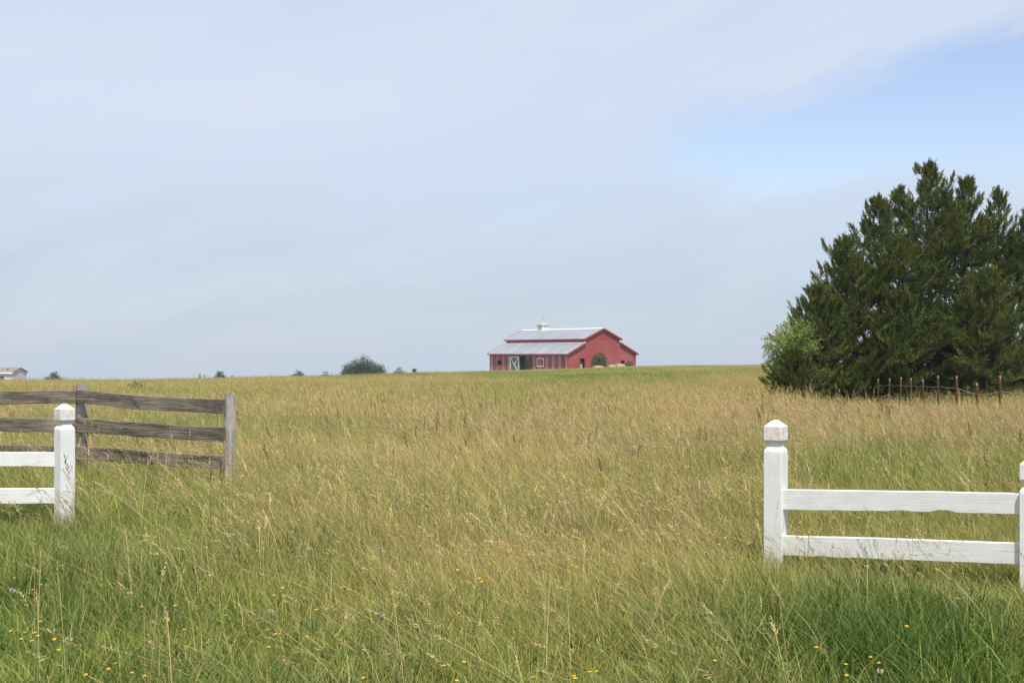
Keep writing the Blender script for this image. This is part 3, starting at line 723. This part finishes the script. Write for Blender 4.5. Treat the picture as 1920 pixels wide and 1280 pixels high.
def htop(px, py, Y): x, _ = XY(px, Y); return P(px, py, Y).z - gz(x, Y)
def build_trees():
    cedar('tallest dark cedar, its spire rising above the middle of the clump', 1742, 47.0, htop(1742, 300, 47), 3.2, 1, 135, ((-1.05, .2, 4.4, 3.35, .5, 40), (.55, -.3, 5.0, 2.6, .4, 28)))
    cedar('dark cedar with a pointed top, just right of the tallest cedar', 1812, 47.5, htop(1815, 330, 47.5), 3.0, 2, 122, ((-.55, -.4, 4.6, 2.5, .45, 30), (.6, -.2, 4.3, 2.2, .4, 24)))
    cedar('thin topped cedar with sky showing through its upper branches, near the right edge', 1872, 47.8, htop(1872, 352, 47.8), 2.2, 3, 84)
    cedar('cedar cut off by the right edge of the view', 1935, 47.0, htop(1922, 380, 47), 2.7, 4, 90, ((-.6, .1, 4.2, 1.7, .45, 24),))
    cedar('dark cedar sloping down left of the tallest cedar', 1646, 46.0, htop(1642, 368, 46), 2.9, 5, 124, ((-.95, -.3, 3.4, 1.9, .5, 30), (.7, -.2, 4.0, 1.9, .5, 30)))
    cedar('mid height cedar at the left shoulder of the clump', 1585, 45.4, htop(1590, 440, 45.4), 2.6, 6, 114, ((-.75, .1, 2.5, 1.8, .5, 26),))
    cedar('low spreading cedar at the left foot of the clump', 1535, 44.6, htop(1535, 535, 44.6), 2.1, 7, 105, (), skirt=1.15)
    cedar('lowest dark cedar, under the pale leafy tree at the clump\'s left end', 1490, 42.5, htop(1490, 655, 42.5), 1.15, 10, 90, (), skirt=1.2)
    cedar('small dark cedar in front, behind the first rusty posts', 1690, 44.9, htop(1690, 540, 44.9), 1.9, 8, 75, ((-.5, -.1, 1.8, 1.3, .45, 20),))
    cedar('front cedar behind the nearest rusty posts, low and bushy', 1850, 44.6, htop(1850, 500, 44.6), 2.2, 9, 85, ((-.7, -.2, 2.0, 1.5, .45, 22),))
    x, Y = XY(1480, 43.3)
    leafy('broadleaf_tree', 'pale green leafy tree peeping out left of the cedars', 'tree', x, Y,
          [(.35, .2, 3.0, .50, .6, .36), (-.12, .1, 2.85, .40, .5, .36), (-.55, -.1, 2.5, .42, .5, .34), (.5, .2, 2.5, .6, .6, .5), (-.1, .1, 2.2, .5, .6, .42), (-.45, .2, 1.9, .4, .5, .4)], .10, 400, M_LEAFY, 31, trunk=.08, gap=.47)
    # skyline trees beyond the crest: (kind, label, px, top py, half width px, Y, seed)
    for (nm, label, px, top, hw, Y, sd_, lobes) in (
        ('broadleaf_tree', 'round dark tree on the skyline beside the pale far house', 101, 696.5, 19, 330, 51, 4),
        ('broadleaf_tree', 'small bushy tree on the skyline above the old fence, with tiny conifers beside it', 413, 695.5, 14, 420, 52, 3),
        ('broadleaf_tree', 'low flat tree on the skyline between the old fence and the big far grove tree', 560, 695, 18, 420, 53, 4),
        ('broadleaf_tree', 'large wide dome of trees on the skyline left of the barn', 682, 668, 43, 350, 54, 9),
        ('shrub', 'low dark bush on the skyline just left of the big far dome', 611, 696.5, 9, 380, 55, 3),
        ('broadleaf_tree', 'low tree on the skyline just right of the big far dome', 748, 689, 15, 400, 56, 3),
        ('shrub', 'tiny bush on the skyline between the big far dome and the barn', 777, 690.5, 5, 390, 57, 2)):
        x, _ = XY(px, Y); z0 = gz(x, Y); H = P(px, top, Y).z - z0; w = hw / F * Y; r2 = np.random.default_rng(sd_); bl = []
        for i in range(lobes):
            q = (i + .5) / lobes * 2 - 1; hh = H * (1 - .42 * abs(q) ** 1.8) * (r2.uniform(.84, 1.04) if lobes > 4 else r2.uniform(.85, 1)); rz_ = min(H * .42, w * .8)
            if abs(q) < 1.5 / lobes: hh = H
            rx = w * max(1.35 / lobes, .24) * r2.uniform(.95, 1.25)
            bl.append((q * (w - rx * .7), r2.uniform(-.3, .3) * w, hh - rz_ * .92, rx, rx * 1.1, rz_))
            bl.append((q * (w - rx * .6), r2.uniform(-.3, .3) * w, max(H * .35, hh - rz_ * 2), rx * 1.1, rx * 1.1, rz_))
        leafy(nm, label, 'tree' if nm != 'shrub' else 'shrub', x, Y, bl, .50, 11, M_FARLEAF, sd_, 'trees along the skyline', trunk=.25)
    def conifer(label, px, top, hw, Y, sd_):
        x, _ = XY(px, Y); z0 = gz(x, Y); H = P(px, top, Y).z - z0; w = hw / F * Y
        leafy('conifer_tree', label, 'tree', x, Y, [(0, 0, H * q, w * (1.15 - q), w * (1.15 - q), H * .13) for q in (.25, .4, .55, .7, .82, .9)], .4, 14, M_FARLEAF, sd_, 'trees along the skyline', trunk=.2)
    conifer('left one of two tiny pointed conifers on the skyline above the old fence', 375, 700, 4, 430, 61)
    conifer('right one of two tiny pointed conifers on the skyline above the old fence', 383, 702, 4, 430, 62)
    conifer('tiny pointed conifer right of the small bushy skyline tree', 435, 702, 3.5, 430, 63)
    # shrubs by the barn
    def sh(label, px, top, hw, Y, leaf, dens, sd_, mat=M_SHRUB, zz=None):
        x, _ = XY(px, Y); z0 = gz(x, Y) if zz is None else zz; H = P(px, top, Y).z - z0; w = hw / F * Y
        leafy('shrub', label, 'shrub', x, Y, [(0, 0, H * .62, w * .8, w * .8, H * .36), (-w * .3, 0, H * .42, w * .7, w * .7, H * .4), (w * .32, .1, H * .40, w * .7, w * .7, H * .4)], leaf, dens, mat, sd_, trunk=.06, z0=z0)
    sh('round dark green shrub against the red gable of the barn', 1124, 657.5, 16, 218.5, .26, 40, 71)
    sh('thin pale shrub between the hay bales and the gable window', 1151, 667, 7, 221.3, .18, 12, 72, M_LEAFY)
    sh('low green shrub at the right corner of the barn', 1180, 674, 10, 223.0, .22, 26, 73)
    sh('dark shrub growing in the right side of the open barn doorway', 989.5, 664, 6.5, 226.3, .22, 34, 74)
    # bushes and rank weeds in the field
    sh('leafy green bush standing in the tall grass behind the old fence', 253, 711.5, 17, 56, .085, 150, 75)
    sh('rank green weed clump in the field in front of the barn', 1205, 708, 11, 105, .10, 60, 76)
    sh('smaller green weed clump left of the rank one, in front of the barn', 1176, 709, 7, 112, .10, 50, 77)
build_trees()

# ------------------------------------------------------------------ hay bales
def build_bales():
    t = NT('hay'); a = t.noise((3, 14, 14), 2, 6, .7, .5); b = t.noise(sc=3, det=4)
    m = t.bsdf(t.mix(t.rng(b, .35, .7), t.mix(t.rng(a, .35, .65), (.22, .15, .09), (.40, .29, .19)), (.36, .29, .20)), .9, .1, bump=a, bd=.05, bs=1)
    for k, (px, Y, r, rz, lab) in enumerate(((1121.5, 216.6, .74, .5, 'round hay bale in front of the dark shrub at the gable'), (1146, 218.6, .78, .8, 'middle round hay bale, under the thin pale shrub'), (1161.5, 219.6, .84, .55, 'round hay bale nearest the right corner of the barn'))):
        x, _ = XY(px, Y); z0 = gz(x, Y); bm = bmesh.new(); g = np.random.default_rng(k); n = 20; rings = []
        for s, q in ((-.85, .8), (-.83, .93), (-.7, 1), (-.3, 1.01), (.3, 1.0), (.7, 1), (.83, .93), (.85, .8)):
            rings.append([bm.verts.new((s, math.cos(2 * math.pi * j / n) * r * q * g.uniform(.93, 1.06), max(-r * .93, math.sin(2 * math.pi * j / n) * r * q * g.uniform(.93, 1.06)) + r * .93)) for j in range(n)])
        for i in range(7):
            for j in range(n): bm.faces.new((rings[i][j], rings[i][(j + 1) % n], rings[i + 1][(j + 1) % n], rings[i + 1][j]))
        for ring, rev in ((rings[0], True), (rings[-1], False)):
            c = bm.verts.new((ring[0].co.x * 1.02, 0, r * .93))
            for j in range(n): bm.faces.new((ring[j], ring[(j + 1) % n], c))
        o = obj_bm('hay_bale', bm, m, None, (x, Y, z0 - .30), (0, 0, rz), smooth=True)
        tag(o, lab, 'hay bale', 'round hay bales at the barn gable')
build_bales()

# ------------------------------------------------------------------ meadow grass
LEAN = np.array([-1.0, .15])       # the wind's set: stalks lean to the left
def blades(g, n, spread, hmin, hmax, w, lean, curve, wind=0., segs=3, wt=.15):
    a = g.random(n) * 2 * np.pi; r = spread * np.sqrt(g.random(n)); bx, by = np.cos(a) * r, np.sin(a) * r
    h = g.uniform(hmin, hmax, n); da = g.random(n) * 2 * np.pi
    d = np.stack([np.cos(da), np.sin(da)], 1) * g.uniform(.2, 1, n)[:, None] + LEAN[None] * wind
    wa = g.random(n) * 2 * np.pi; wv = np.stack([np.cos(wa), np.sin(wa), np.zeros(n)], 1) * (w * g.uniform(.7, 1.3, n))[:, None] * .5
    le = lean * g.uniform(.3, 1.2, n); cu = curve * g.uniform(.1, 1.4, n)
    V, T = [], []
    for i in range(segs + 1):
        s = i / segs; off = (le * s + cu * s * s) * h
        z = h * (s - .28 * cu * s * s * s)
        c = np.stack([bx + d[:, 0] * off, by + d[:, 1] * off, z], 1); ww = (1 - s) ** .7 * (1 - wt) + wt if s > .35 else 1.
        V += [c - wv * ww, c + wv * ww]; T += [np.full(n, s)] * 2
    V = np.stack(V, 1); T = np.stack(T, 1); m = 2 * (segs + 1)
    f = np.concatenate([np.array([[2 * i, 2 * i + 1, 2 * i + 3, 2 * i + 2]]) for i in range(segs)])
    F_ = (np.arange(n)[:, None, None] * m + f[None]).reshape(-1, 4)
    return V.reshape(-1, 3), F_, T.ravel(), np.repeat(g.random(n), m), np.repeat(g.random(n), m)
def join(parts):
    V, F_, T, A, B, o = [], [], [], [], [], 0
    for v, f, t, a, b in parts: V.append(v); F_.append(f + o); T.append(t); A.append(a); B.append(b); o += len(v)
    return [np.concatenate(q) for q in (V, F_, T, A, B)]
def stalks(g, n, spread, hmin, hmax, w, lean, curve, wind, head=.10, hw=.006, spike=14, tmin=.75):
    """flowering stalks: thin stem plus a loose seed head of small spikelets along the top"""
    parts = []
    a = g.random(n) * 2 * np.pi; r = spread * np.sqrt(g.random(n))
    for i in range(n):
        h = g.uniform(hmin, hmax); da = g.random() * 2 * np.pi; d = np.array([math.cos(da), math.sin(da)]) * g.uniform(.1, .7) + LEAN * wind * g.uniform(.4, 1.3)
        le, cu = lean * g.uniform(.3, 1.2), curve * g.uniform(.2, 1.4); b0 = np.array([math.cos(a[i]) * r[i], math.sin(a[i]) * r[i]])
        S_ = np.linspace(0, 1, 6); pts = np.array([[*(b0 + d * (le * s + cu * s * s) * h), h * (s - .25 * cu * s ** 3)] for s in S_])
        wa = g.random() * np.pi; wv = np.array([math.cos(wa), math.sin(wa), 0]) * w * .5
        v = np.concatenate([[p - wv * (1 - .4 * s), p + wv * (1 - .4 * s)] for p, s in zip(pts, S_)])
        f = np.array([[2 * k, 2 * k + 1, 2 * k + 3, 2 * k + 2] for k in range(5)])
        rn, r2 = g.random(), g.random(); L_ = len(v)
        parts.append((v, f, np.repeat(S_, 2), np.full(L_, rn), np.full(L_, r2)))
        top = pts[-1]; ax = pts[-1] - pts[-2]; ax /= np.linalg.norm(ax); hl = head * g.uniform(.6, 1.3)
        for k in range(spike):
            q = k / spike; p = top - ax * hl * (1 - q) + 0; dd = ax + g.normal(size=3) * .42; dd /= np.linalg.norm(dd); nn = np.cross(dd, g.normal(size=3)); nn /= np.linalg.norm(nn)
            l_ = hl * g.uniform(.16, .34) * (1.1 - .5 * q); ww = hw * g.uniform(.6, 1.1) * .5
            v = np.array([p, p + dd * l_ * .5 + nn * ww, p + dd * l_, p + dd * l_ * .5 - nn * ww])
            parts.append((v, np.array([[0, 1, 2, 3]]), np.full(4, 1.), np.full(4, rn), np.full(4, r2)))
    return join(parts)
PROTO = bpy.data.collections.new('grass_tufts'); PIDX = {}
def proto(kind, nvar, fn, mat):
    PIDX[kind] = (len(PROTO.objects), nvar)
    for k in range(nvar):
        v, f, t, a, b = fn(np.random.default_rng(1000 + len(PROTO.objects)))
        me = mesh_np('grass_tuft', v, f, mat, {'t': t, 'rnd': a, 'rnd2': b})
        PROTO.objects.link(bpy.data.objects.new('tuft_%03d' % len(PROTO.objects), me))
proto('green', 6, lambda g: blades(g, 34, .11, .14, .42, .0042, .35, .55, .30), MB_GREEN)
proto('lush', 5, lambda g: blades(g, 40, .11, .16, .46, .0050, .35, .6, .22), MB_LUSH)
proto('fine', 5, lambda g: blades(g, 40, .13, .15, .48, .0026, .4, .5, .4), MB_STRAW)
proto('short', 4, lambda g: blades(g, 36, .10, .05, .18, .0040, .6, .5, .1), MB_GREEN)
proto('stalk', 8, lambda g: stalks(g, 6, .14, .40, .78, .0030, .36, .50, .75, .11, .0048, 18), MB_STRAW2)
proto('spike', 4, lambda g: stalks(g, 4, .10, .55, .95, .0030, .12, .12, .3, .09, .0055, 20), MB_STRAW2)
proto('bent', 5, lambda g: stalks(g, 4, .16, .45, .75, .0032, .75, .55, .9, .12, .0050, 16), MB_STRAW2)
proto('weed', 4, lambda g: stalks(g, 2, .08, .55, 1.0, .0032, .15, .15, .3, .16, .007, 22), MB_WEED)
proto('dock', 3, lambda g: stalks(g, 3, .08, .50, .80, .0040, .1, .1, .2, .22, .010, 46), MB_DOCK)
proto('mid', 5, lambda g: join([blades(g, 60, .26, .22, .58, .0050, .3, .45, .4), stalks(g, 7, .26, .45, .75, .0030, .25, .4, .6, .10, .009, 8)]), MB_GREEN)
proto('midstraw', 5, lambda g: join([blades(g, 56, .26, .22, .60, .0042, .3, .4, .5), stalks(g, 14, .26, .45, .78, .0030, .25, .4, .6, .10, .010, 8)]), MB_STRAW)
proto('far', 4, lambda g: join([blades(g, 100, .55, .22, .56, .012, .3, .4, .4, 2), blades(g, 22, .55, .4, .70, .010, .2, .3, .5, 2, .5)]), MB_GREEN)
proto('farstraw', 4, lambda g: join([blades(g, 90, .55, .22, .56, .011, .3, .4, .4, 2), blades(g, 34, .55, .4, .72, .010, .2, .3, .5, 2, .6)]), MB_STRAW)

PTS = []       # rows of position, tint, kind index, yaw, scale xy, scale z
def scatter(y0, y1, per_m2, fn, um=.45):
    um = .56; n = int((y1 - y0) * 2 * (um * y1 + 1.2) * per_m2)
    y = rng.uniform(y0, y1, n); x = rng.uniform(-1, 1, n) * (um * y1 + 1.2); ok = np.abs(x) < um * y + 1.2; x, y = x[ok], y[ok]
    yc = np.interp(x / y, _cu, _cy); ok = y < yc + 22; x, y = x[ok], y[ok]
    kind, tint, sc, sz, keep = fn(x, y)
    n = len(x); keep = keep & (rng.random(n) >= 0)
    z = ground(x, y); yaw = rng.uniform(-.9, .9, n)
    base = np.array([PIDX[k][0] for k in KN]); num = np.array([PIDX[k][1] for k in KN])
    idx = base[kind] + (rng.random(n) * num[kind]).astype(int)
    PTS.append(np.stack([x, y, z, tint, idx, yaw, sc, sz], 1)[keep])
KN = list(PIDX); KI = {k: i for i, k in enumerate(KN)}
def dryness(x, y):
    """how straw coloured the meadow is, 0 green to 1 dry: patches with the lie of the field"""
    big = fbm(x / 5.5 + 3, y / 7.5, 21, 4); sm = fbm(x / 1.1, y / 1.3, 33, 3)
    yy = np.interp(y, [4, 6, 8, 10, 12.5, 15, 20, 26, 32, 40, 60, 100, 200], [.20, .24, .34, .37, .43, .60, .71, .64, .53, .57, .55, .49, .38])
    band = (fbm(x / 40 + 7, y / 13, 44, 3) - .5) * np.clip((y - 22) / 20, 0, 1) * 1.3
    lush = np.exp(-(((x - 1.75) / .75) ** 2 + ((y - 5.6) / 1.1) ** 2))
    d = yy + (big - .5) * 1.35 + (sm - .5) * .35 + band - lush * .5
    # the green swale in front of the barn
    u = x / y; d = d - .45 * np.exp(-((u - .085) / .07) ** 2 - ((y - 70) / 22.) ** 2)
    return np.clip(d, 0, 1), lush
def hvar(x, y): return .45 + 1.05 * fbm(x / 1.5 + 5, y / 1.5, 55, 3) 
def fence_short(x, y):
    '''grass stands shorter for a hand's breadth or two along the front of the white fences'''
    u = (x - 1.71) * .848 - (y - 8.28) * .53; v = -(x - 1.71) * .53 - (y - 8.28) * .848       # along and before the right fence
    a = np.clip((u + .35) / .2, 0, 1) * np.clip((v + .25) / .15, 0, 1) * np.clip((1.0 - v) / .5, 0, 1)
    b = np.clip((-3.30 - x) / .2, 0, 1) * np.clip((10.4 - y) / .15, 0, 1) * np.clip((y - 8.9) / .6, 0, 1)
    return 1 - .76 * np.maximum(a, b)
def f_base(x, y):
    d, lush = dryness(x, y); n = len(x); r = rng.random(n)
    kind = np.where(r < .55 * d, KI['fine'], KI['green']); kind = np.where(rng.random(n) < lush * .9 + np.clip(fbm(x / 1.2 + 17, y / 1.2, 92, 2) * 3.2 - 1.55, .04, .8) * (1 - d), KI['lush'], kind)
    hs = np.interp(y, [4.5, 6, 8, 10, 13, 16, 24], [.50, .62, .74, .84, 1.0, 1.1, 1.15]) * hvar(x, y) * (1 + .45 * lush) * fence_short(x, y)
    return kind, d * .85 - .05, rng.uniform(.8, 1.3, n) * (1 + .3 * (hs > .9)), hs * rng.uniform(.7, 1.3, n), rng.random(n) < np.clip(2.6 * fbm(x / .55, y / .55, 91, 2) - .25, .15, 1)
def f_short(x, y):
    d, lush = dryness(x, y); n = len(x); return np.full(n, KI['short']), d * .8, rng.uniform(.8, 1.4, n), rng.uniform(.7, 1.3, n), np.ones(n, bool)
def f_stalk(x, y):
    d, lush = dryness(x, y); n = len(x); p = fbm(x / 1.4 + 40, y / 1.4, 66, 3)
    kind = np.where(rng.random(n) < .16, KI['spike'], KI['stalk']); kind = np.where(rng.random(n) < .28, KI['bent'], kind)
    keep = rng.random(n) < np.clip((p - .34) * 3.0, .16, 1) * (.5 + .7 * d) * (1 - .7 * lush)
    hs = np.interp(y, [4.5, 7, 10, 14, 24], [.62, .74, .85, .95, 1.0]) * (.35 + .65 * fence_short(x, y))
    return kind, np.clip(.35 + .6 * d + rng.normal(size=n) * .18, 0, 1), rng.uniform(.8, 1.2, n), hs * rng.uniform(.75, 1.2, n), keep
def f_weed(x, y):
    n = len(x); p = fbm(x / 4 + 11, y / 4, 77, 2); kind = np.where((rng.random(n) < .10) & (y > 12), KI['dock'], KI['weed'])
    return kind, rng.random(n) * .6, rng.uniform(.8, 1.2, n), rng.uniform(.6, 1.1, n), (rng.random(n) < np.clip((p - .4) * 5, 0, 1))
def f_mid(x, y):
    d, lush = dryness(x, y); n = len(x); kind = np.where(rng.random(n) < d * 1.05, KI['midstraw'], KI['mid'])
    return kind, d * .9 - .02, rng.uniform(.85, 1.25, n), hvar(x, y) * rng.uniform(.75, 1.15, n), np.ones(n, bool)
def f_far(x, y):
    d, lush = dryness(x, y); n = len(x); kind = np.where(rng.random(n) < d * 1.05, KI['farstraw'], KI['far'])
    return kind, d * .9, rng.uniform(.85, 1.25, n), (.8 + .35 * fbm(x / 5, y / 5, 12, 3)) * rng.uniform(.8, 1.15, n), np.ones(n, bool)
scatter(4.4, 9.5, 130, f_base); scatter(4.4, 9.5, 60, f_short)
scatter(9.5, 16, 95, f_base); scatter(9.5, 14, 25, f_short)
scatter(16, 27, 48, f_base)
scatter(4.6, 10, 20, f_stalk); scatter(10, 17, 28, f_stalk); scatter(17, 28, 22, f_stalk)
scatter(7, 40, .32, f_weed)
def f_tall(x, y):
    n = len(x); w = np.exp(-((x - 9.8) / 3.4) ** 2 - ((y - 27.5) / 6.5) ** 2)
    kind = np.where(rng.random(n) < .35, KI['spike'], KI['stalk'])
    return kind, np.clip(.6 + rng.normal(size=n) * .2, 0, 1), rng.uniform(.9, 1.3, n), rng.uniform(.65, 1.12, n), rng.random(n) < w * (fbm(x / 1.0, y / 1.0, 71, 2) * 1.6 - .35)
scatter(18, 42, 26, f_tall)
def f_fence(x, y):
    u = (x - 1.71) * .848 - (y - 8.28) * .53; v = -(x - 1.71) * .53 - (y - 8.28) * .848
    r = (u > -.30) & (u < 1.55) & (v > .07) & (v < .50); l = (x > -5.9) & (x < -3.35) & (y > 9.75) & (y < 10.1); n = len(x)
    kind = np.where(rng.random(n) < .35, KI['bent'], KI['stalk'])
    return kind, np.clip(.3 + rng.normal(size=n) * .3, 0, 1), rng.uniform(.8, 1.1, n), rng.uniform(.42, .72, n), (r & (rng.random(n) < .85)) | (l & (rng.random(n) < .45))
scatter(6.5, 10.2, 30, f_fence)
scatter(24, 50, 17, f_mid); scatter(50, 90, 9, f_mid)
scatter(75, 225, 4.2, f_far)

def build_grass():
    A = np.concatenate(PTS); n = len(A)
    me = bpy.data.meshes.new('meadow_grass'); me.vertices.add(n); me.vertices.foreach_set('co', A[:, :3].astype(np.float32).ravel())
    def at(nm, ty, key, d): q = me.attributes.new(nm, ty, 'POINT'); q.data.foreach_set(key, np.ascontiguousarray(d).ravel())
    at('tint', 'FLOAT', 'value', A[:, 3].astype(np.float32)); at('idx', 'INT', 'value', A[:, 4].astype(np.int32))
    rot = np.zeros((n, 3), np.float32); rot[:, 2] = A[:, 5]; rot[:, 0] = rng.normal(size=n) * .06; rot[:, 1] = rng.normal(size=n) * .08 - .03
    at('rot', 'FLOAT_VECTOR', 'vector', rot); at('scl', 'FLOAT_VECTOR', 'vector', np.stack([A[:, 6], A[:, 6], A[:, 7]], 1).astype(np.float32))
    me.update()
    o = obj_me('meadow_grass', me); o['kind'] = 'stuff'; o['label'] = 'tall uncut meadow grass, green below and straw coloured at the seed heads'; o['category'] = 'grass'
    ng = bpy.data.node_groups.new('grass_scatter', 'GeometryNodeTree')
    ng.interface.new_socket('Geometry', in_out='INPUT', socket_type='NodeSocketGeometry'); ng.interface.new_socket('Geometry', in_out='OUTPUT', socket_type='NodeSocketGeometry')
    N, L = ng.nodes, ng.links; gi = N.new('NodeGroupInput'); go = N.new('NodeGroupOutput')
    ip = N.new('GeometryNodeInstanceOnPoints'); ci = N.new('GeometryNodeCollectionInfo')
    ci.inputs['Collection'].default_value = PROTO; ci.inputs['Separate Children'].default_value = True; ci.inputs['Reset Children'].default_value = True
    def na(nm, ty):
        q = N.new('GeometryNodeInputNamedAttribute'); q.data_type = ty; q.inputs['Name'].default_value = nm; return q.outputs['Attribute']
    L.new(gi.outputs[0], ip.inputs['Points']); L.new(ci.outputs[0], ip.inputs['Instance']); ip.inputs['Pick Instance'].default_value = True
    L.new(na('idx', 'INT'), ip.inputs['Instance Index']); L.new(na('rot', 'FLOAT_VECTOR'), ip.inputs['Rotation']); L.new(na('scl', 'FLOAT_VECTOR'), ip.inputs['Scale'])
    L.new(ip.outputs[0], go.inputs[0])
    md = o.modifiers.new('scatter', 'NODES'); md.node_group = ng
    print('grass tufts', n)
build_grass()

# ------------------------------------------------------------------ wildflowers, each one by itself
FL = [(q[0] / 3, 900 + q[1] / 3) for q in ((810, 95), (890, 130), (835, 318), (810, 343), (870, 322), (1160, 343), (1208, 343), (1450, 400), (1430, 427), (1190, 245), (1588, 608), (1712, 667), (1540, 650), (1110, 635), (985, 707), (797, 713), (1272, 762), (80, 552), (230, 590), (185, 618), (225, 797), (195, 860), (212, 878), (120, 895), (180, 905), (305, 897), (330, 957), (140, 858), (60, 850), (98, 850), (1035, 843), (1505, 843), (1550, 868), (1575, 865), (1512, 940), (1550, 942), (650, 1032), (610, 1065), (742, 1085), (815, 1103), (482, 1097), (1780, 730), (1870, 715), (1665, 165), (1680, 225))]
FL += [(640 + q[0] / 3, 900 + q[1] / 3) for q in ((443, 295), (25, 312), (833, 473), (858, 460), (655, 508), (770, 525), (775, 555), (790, 572), (663, 750), (690, 1025), (122, 1115), (650, 1130), (1080, 1110), (1310, 1103), (1315, 1117), (1398, 1080), (1433, 1078), (650, 243))]
FL += [(1280 + q[0] / 3, 900 + q[1] / 3) for q in ((695, 218), (660, 240), (800, 250), (710, 297), (240, 327), (205, 365), (150, 298), (222, 395), (1260, 823), (752, 942), (1057, 997), (1103, 1030), (918, 1037), (922, 1100), (182, 1017), (1260, 318))]
SD = [(1525 / 3, 900 + 735 / 3), (388 / 3, 900 + 893 / 3), (1135 / 3, 900 + 290 / 3), (70 / 3, 900 + 620 / 3), (640 + 220 / 3, 900 + 385 / 3), (640 + 225 / 3, 900 + 755 / 3), (1280 + 1180 / 3, 900 + 232 / 3), (1280 + 1110 / 3, 900 + 1072 / 3)]
def build_flowers():
    rr = random.Random(12)
    my = plain('yellow_petal', (.72, .40, .02), .12, .6, sc=200); ms = plain('flower_stem', (.14, .19, .05), .2); mp = plain('pale_seed_head', (.36, .30, .23), .2, .9, sc=150)
    def flower_me(kind, h, seed):
        q = random.Random(seed); bm = bmesh.new()
        tube(bm, [(0, 0, 0), (q.uniform(-.03, .03), 0, h * .55), (0, 0, h)], [.0016, .0014, .0012], 4)
        ns = len(bm.faces)
        if kind == 'y':
            r = .0076; n = 11; tx, ty = q.uniform(-.5, .5), q.uniform(-.7, .2)
            for j in range(n):
                a = 2 * math.pi * j / n; da = .26
                def pp(rr_, aa, z): x, y = math.cos(aa) * rr_, math.sin(aa) * rr_; return (x, y, h + z + x * tx * .6 - y * ty * .6)
                bm.faces.new([bm.verts.new(c) for c in (pp(.002, a, .001), pp(r * .7, a - da, .004), pp(r * 1.05, a, .004), pp(r * .7, a + da, .004))])
            bmesh.ops.create_uvsphere(bm, u_segments=8, v_segments=5, radius=.0036, matrix=Matrix.Translation((0, 0, h + .003)) @ Matrix.Scale(.6, 4, (0, 0, 1)))
        else:
            for j in range(70):
                d = Vector((q.gauss(0, 1), q.gauss(0, 1), q.gauss(0, 1))).normalized(); c = Vector((0, 0, h)); p = d.orthogonal().normalized() * .0022
                bm.faces.new([bm.verts.new(v) for v in (c + d * .004, c + d * .012 + p, c + d * .0125, c + d * .012 - p)])
        me = bpy.data.meshes.new('flower'); bm.faces.ensure_lookup_table()
        for i, f in enumerate(bm.faces): f.material_index = 0 if i < ns else 1
        bm.to_mesh(me); bm.free(); me.materials.append(ms); me.materials.append(my if kind == 'y' else mp); return me
    ymes = [(h, flower_me('y', h, i)) for i, h in enumerate((.22, .26, .30, .34))]; pmes = [(h, flower_me('p', h, 50 + i)) for i, h in enumerate((.24, .30))]
    for lst, mes, nm, lab, cat, grp in ((FL, ymes, 'yellow_flower', 'small yellow daisy like flower on a thin stem in the foreground grass', 'flower', 'yellow flowers scattered in the foreground grass'),
                                         (SD, pmes, 'seed_head_flower', 'pale round fluffy seed head on a thin stem in the foreground grass', 'seed head', 'pale seed heads scattered in the foreground grass')):
        for (px, py) in lst:
            h, me = rr.choice(mes); hh = h
            Y = (CAMZ - hh) * F / (py - EYE)
            k = np.interp(Y, [5, 7, 9, 12], [.95, 1.1, 1.25, 1.4]); hh = h * k; Y = (CAMZ - hh) * F / (py - EYE)
            x, _ = XY(px, Y); o = obj_me(nm, me, None, (x, Y, gz(x, Y)), (0, 0, rr.uniform(-.8, .8))); o.scale = (1.1, 1.1, k)
            tag(o, lab, cat, grp)
build_flowers()

# ------------------------------------------------------------------ haze in the air over the field
def build_haze():
    m = bpy.data.materials.new('haze_air'); m.use_nodes = True; nt = m.node_tree; nt.nodes.clear()
    out = nt.nodes.new('ShaderNodeOutputMaterial'); v = nt.nodes.new('ShaderNodeVolumePrincipled')
    v.inputs['Color'].default_value = (.82, .90, 1, 1); v.inputs['Density'].default_value = .00024; v.inputs['Anisotropy'].default_value = .1
    nt.links.new(v.outputs[0], out.inputs['Volume'])
    zs = [(o.matrix_world @ Vector(c)).z for o in S.objects if o.name.startswith('ground') for c in o.bound_box]
    bm = bmesh.new(); box(bm, -720, 720, -80, 920, min(zs) - 1, 12.5)
    o = obj_bm('haze', bm, m); o['kind'] = 'stuff'; o['label'] = 'thin pale summer haze over the field'; o['category'] = 'haze'
build_haze()
S.cycles.use_denoising = True; S.cycles.denoiser = 'OPENIMAGEDENOISE'; S.cycles.denoising_input_passes = 'RGB_ALBEDO_NORMAL'; S.cycles.denoising_prefilter = 'ACCURATE'
